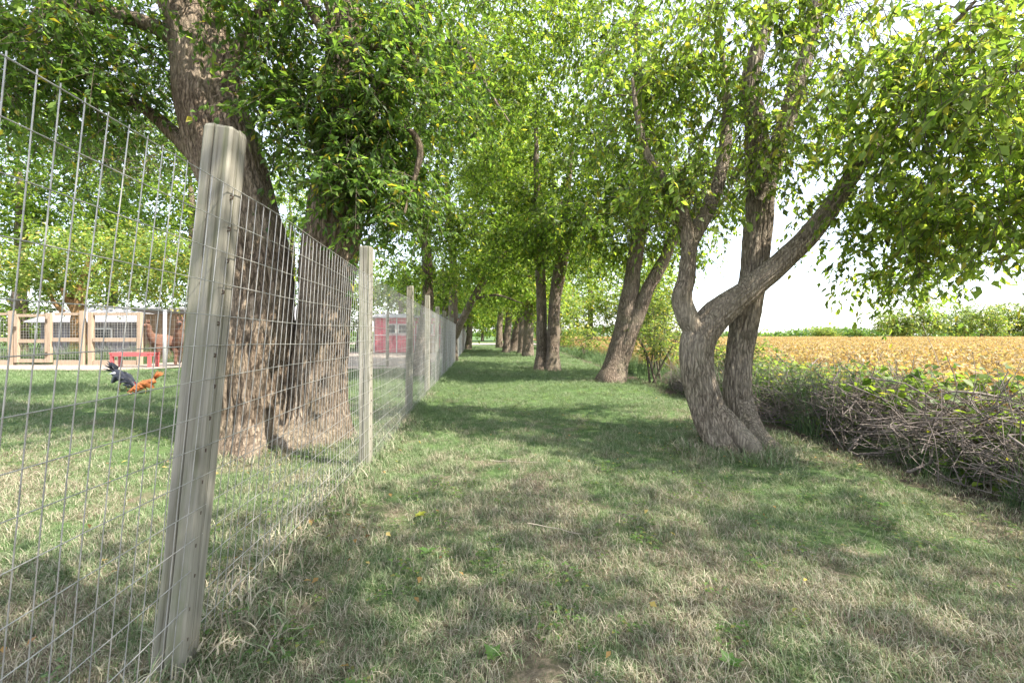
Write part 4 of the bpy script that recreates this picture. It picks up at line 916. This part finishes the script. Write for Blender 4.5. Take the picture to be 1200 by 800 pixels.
# red bench
bench = empty('bench', (wx(158, 14.3) , 14.3, 0.03)); tag(bench, 'long low red bench in front of the enclosure', 'bench')
for dy in (-.14, 0, .14): MB().box((0, dy, .46), (1.36, .125, .045)).build('seat_plank', M['redtable'], bench)
for x in (-.62, .62):
    for dy in (-.15, .15): MB().box((x, dy, .22), (.09, .07, .436)).build('leg', M['redtable'], bench)
for x in (-.62, .62): MB().box((x, 0, .40), (.05, .22, .07)).build('brace', M['redtable'], bench)
MB().box((0, -.19, .40), (1.15, .03, .075)).build('apron', M['redtable'], bench)

# white chair
ch = empty('chair', (-10.2, 26, 0.02)); tag(ch, 'small white garden chair left of the red shed', 'chair')
MB().box((0, 0, .44), (.45, .45, .05)).build('seat', M['white'], ch)
m = MB(); m.box((-.17, .21, .72), (.07, .04, .5)).box((.17, .21, .72), (.07, .04, .5)).box((0, .21, .95), (.41, .045, .08)); m.build('backrest', M['white'], ch)
for x in (-.19, .19):
    for y in (-.19, .19): MB().box((x, y, .21), (.05, .05, .415)).build('leg', M['white'], ch)

# ---------------------------------------------------------------- animals
def skinned(name, verts, edges, radii, mat, parent, sub=2, rough=0.0):
    me = bpy.data.meshes.new(name); me.from_pydata([tuple(v) for v in verts], edges, []); me.materials.append(mat)
    o = obj(name, me, parent)
    sk = o.modifiers.new('skin', 'SKIN'); sk.use_smooth_shade = True
    for i, r in enumerate(radii): me.skin_vertices[0].data[i].radius = (r, r) if not isinstance(r, tuple) else r
    me.skin_vertices[0].data[0].use_root = True
    s = o.modifiers.new('sub', 'SUBSURF'); s.levels = sub; s.render_levels = sub
    if rough:
        tx = bpy.data.textures.new(name, 'CLOUDS'); tx.noise_scale = 0.09
        d = o.modifiers.new('wool', 'DISPLACE'); d.texture = tx; d.strength = rough; d.mid_level = 0.5
    return o
def alpaca(label, loc, rz, turn=0.0):
    t = empty('alpaca', loc, rz); tag(t, label, 'alpaca', 'alpacas behind the wire')
    # faces +x ; pelvis is the root
    v = [(-.42, 0, .88), (-.1, 0, .90), (.25, 0, .90), (.46, 0, 1.02), (.55, 0, 1.25), (.58, .02 + turn * .3, 1.46), (.66, turn, 1.49), (.78, turn * 1.6, 1.45), (-.53, 0, .84), (-.6, 0, .7)]
    e = [(0, 1), (1, 2), (2, 3), (3, 4), (4, 5), (5, 6), (6, 7), (0, 8), (8, 9)]
    r = [.22, .25, .235, .15, .10, .095, .085, .045, .09, .05]
    for s in (-1, 1):
        k = len(v); v += [(-.42, s * .12, .70), (-.36, s * .13, .48), (-.46, s * .13, .30), (-.44, s * .13, .03)]; e += [(0, k), (k, k + 1), (k + 1, k + 2), (k + 2, k + 3)]; r += [.14, .085, .05, .045]
        k = len(v); v += [(.28, s * .12, .66), (.28, s * .12, .38), (.29, s * .12, .03)]; e += [(2, k), (k, k + 1), (k + 1, k + 2)]; r += [.12, .06, .045]
    skinned('body', v, e, r, M['wool'], t, 2, .05)
    for s in (-1, 1):
        m = MB(); m.tube([(.60, turn + s * .05, 1.54), (.59, turn + s * .065, 1.62), (.60, turn + s * .06, 1.70)], [.028, .03, .006], 6); m.build('ear', M['wool'], t, True)
        m = MB(); m.tube([(.70, turn * 1.2 + s * .062, 1.50), (.70, turn * 1.2 + s * .075, 1.50)], [.016, .012], 6); m.build('eye', M['black_feather'], t, True)
    m = MB(); m.tube([(.80, turn * 1.62, 1.455), (.825, turn * 1.66, 1.445)], [.036, .02], 7); m.build('muzzle', M['black_feather'], t, True)
    return t
alpaca('brown alpaca standing right of the steel post, mostly behind the near fence post', (wx(205, 14.7), 15.0, 0.03), R(-62), .06)
alpaca('brown alpaca with its neck raised just left of the steel post', (wx(185.5, 16.6), 16.9, 0.0), R(250), .03)

def chicken(label, loc, rz, scale, bodym, neckm, wingm, saddlem, seed, tail=9, up=.35):
    t = empty('chicken', loc, rz); t.scale = (scale,) * 3; tag(t, label, 'chicken', 'chickens on the yard grass')
    v = [(-.10, 0, .33), (.02, 0, .29), (.14, 0, .235), (.22, 0, .19), (.29, 0, .14), (.325, 0, .085), (-.19, 0, .37)]
    skinned('body', v, [(0, 1), (1, 2), (2, 3), (3, 4), (4, 5), (0, 6)], [(.095, .085), (.115, .105), (.095, .09), (.065, .06), (.045, .04), .026, .05], bodym, t, 2)
    g = np.random.default_rng(seed)
    def feathers(name, spec, mat, wd):
        P, D, Nn, L = (np.array(a, float) for a in zip(*spec))
        V, F, _ = leaf_mesh(P, D, Nn, L, L * wd, True)
        o = obj(name, data(name, V, F, mat), t); md = o.modifiers.new('thick', 'SOLIDIFY'); md.thickness = .004; return o
    for k in range(tail + 4):
        a = up + k * .09
        feathers('tail_feather', [((-.17, g.normal(0, .02), .37), (-math.cos(a * .8), g.normal(0, .16), math.sin(a * .8) - .1), (.5, .2, 1), .24 + .02 * (k % 3))], bodym, .42)
    feathers('hackle', [((.11 + .18 * (i / 40), .085 * (1.15 - .6 * i / 40) * math.sin(i * 2.4), .26 - .13 * (i / 40) + .085 * (1.1 - .6 * i / 40) * math.cos(i * 2.4)), (-.6, .25 * math.sin(i * 2.4), .1 + .2 * math.cos(i * 2.4)), (0.3, math.sin(i * 2.4), math.cos(i * 2.4) + .6), .10) for i in range(40)], neckm, .42)
    feathers('saddle', [((-.02 - .01 * (i % 5), .1 * math.sin(i * 1.9), .38 - .03 * abs(math.sin(i * 1.9))), (-.8, .5 * math.sin(i * 1.9), .1), (0, math.sin(i * 1.9), 1), .12) for i in range(9)], saddlem, .25)
    for s in (-1, 1):
        feathers('wing', [((.10 - .012 * i, s * (.1 - .002 * i), .285 - .008 * i), (-.9, s * .12, .22 - .06 * i), (0, s, .25), .20) for i in range(8)], wingm, .35)
        m = MB(); m.tube([(.02, s * .05, .20), (.0, s * .055, .11), (.02, s * .055, .012)], [.02, .009, .008], 6)
        for a in (-.5, 0, .5, math.pi): m.tube([(.02, s * .055, .012), (.02 + .06 * math.cos(a), s * .055 + .06 * math.sin(a), .006)], [.007, .003], 5)
        m.build('leg', M['horn'], t, True)
    m = MB()
    for k in range(4): m.tube([(.28 + .022 * k, 0, .175 - .03 * k), (.305 + .022 * k, 0, .195 - .032 * k)], [.013, .004], 5)
    m.build('comb', M['comb'], t, True)
    MB().tube([(.325, 0, .075), (.332, 0, .03)], [.012, .003], 6).build('beak', M['horn'], t, True)
    MB().tube([(.295, 0, .075), (.29, 0, .045)], [.014, .008], 6).build('wattle', M['comb'], t, True)
    return t
chicken('black chicken with a pale wing feather bending down to peck at the grass', (-7.62, 8.35, -0.03), R(-14), 1.05, M['black_feather'], M['black_feather'], M['black_feather'], M['white_feather'], 3)
chicken('rust brown hen pecking beside the black chicken', (-6.86, 8.0, -0.03), R(215), .72, M['rust_feather'], M['rust_feather'], M['rust_feather'], M['rust_feather'], 4, 6, 1.1)

# ---------------------------------------------------------------- small things on the grass
def ground_px(px, py): d = 540 / (py - 393); return np.array([(px - 600) / 500 * d, d])
for k, (a, b, lab) in enumerate([((618, 622), (682, 634), 'pale thin twig lying in the middle of the lane'), ((575, 547), (632, 551), 'thin twig farther up the lane near the sun spots')]):
    p, q = ground_px(*a), ground_px(*b); t = np.linspace(0, 1, 6)[:, None]; P = p + (q - p) * t; P = np.column_stack([P + np.random.default_rng(k).normal(0, .006, P.shape), gz(P[:, 0], P[:, 1]) + .035])
    V, F = tube(P - P[0], np.linspace(.0026, .0015, 6), 5); tag(obj('fallen_twig', data('fallen_twig', V, F, flat('pale_twig', (.36, .31, .24), .9, .2, 20), None, True), None, tuple(P[0])), lab, 'twig', 'twigs on the lane')
for k, (px, py, lab) in enumerate([(492, 612, 'yellow green broadleaf weed in the grass near the fence'), (500, 655, 'small upright green weed below the yellow one'), (578, 778, 'grey green weed at the bottom edge of the photo'), (855, 785, 'broad green weed low in the right foreground'), (1035, 590, 'small green weed on the right verge')]):
    p = ground_px(px, py); g = np.random.default_rng(200 + k); z = float(gz(p[0], p[1])); o = empty('broadleaf_weed', (p[0], p[1], z)); tag(o, lab, 'weed', 'weeds in the grass'); n = 8
    for i in range(n):
        a = i * 2.4; L = g.uniform(.03, .055)
        v, f, kk = leaf_mesh(np.array([[0, 0, .02]]), np.array([[math.cos(a), math.sin(a), g.uniform(.3, .9)]]), np.array([[0, 0, 1.0]]), np.array([L]), np.array([L * .6]), True)
        c = (.27, .29, .05) if k == 0 else (.10, .19, .05); obj('leaf', data('leaf', v, f, M['leaf'], np.tile([c], (5, 1))), o)
g = np.random.default_rng(77); n = 220
x = g.uniform(-3.5, 3.0, n); y = g.uniform(.9, 9, n)
for q in range(0, 110): c_ = ((-2.3, 3.8), (2.2, 3.9), (-1.1, 2.2))[q % 3]; x[q] = c_[0] + g.normal(0, .45); y[q] = c_[1] + g.normal(0, .35)
P = np.stack([x, y, gz(x, y) + g.uniform(.03, .06, n)], -1); L = g.uniform(.02, .045, n)
V, F, k = leaf_mesh(P, g.standard_normal((n, 3)) * [1, 1, .15], np.array([0, 0, 1.0]) + g.standard_normal((n, 3)) * .35, L, L * .55, True)
tag(obj('fallen_leaves', data('fallen_leaves', V, F, M['leaf'], np.repeat(palette([(.30, .19, .08), (.38, .30, .12), (.20, .12, .06), (.2, .22, .06)], [4, 2, 3, 1], n, g), k, 0))), 'scattered dry fallen leaves on the grass', None, None, 'stuff')
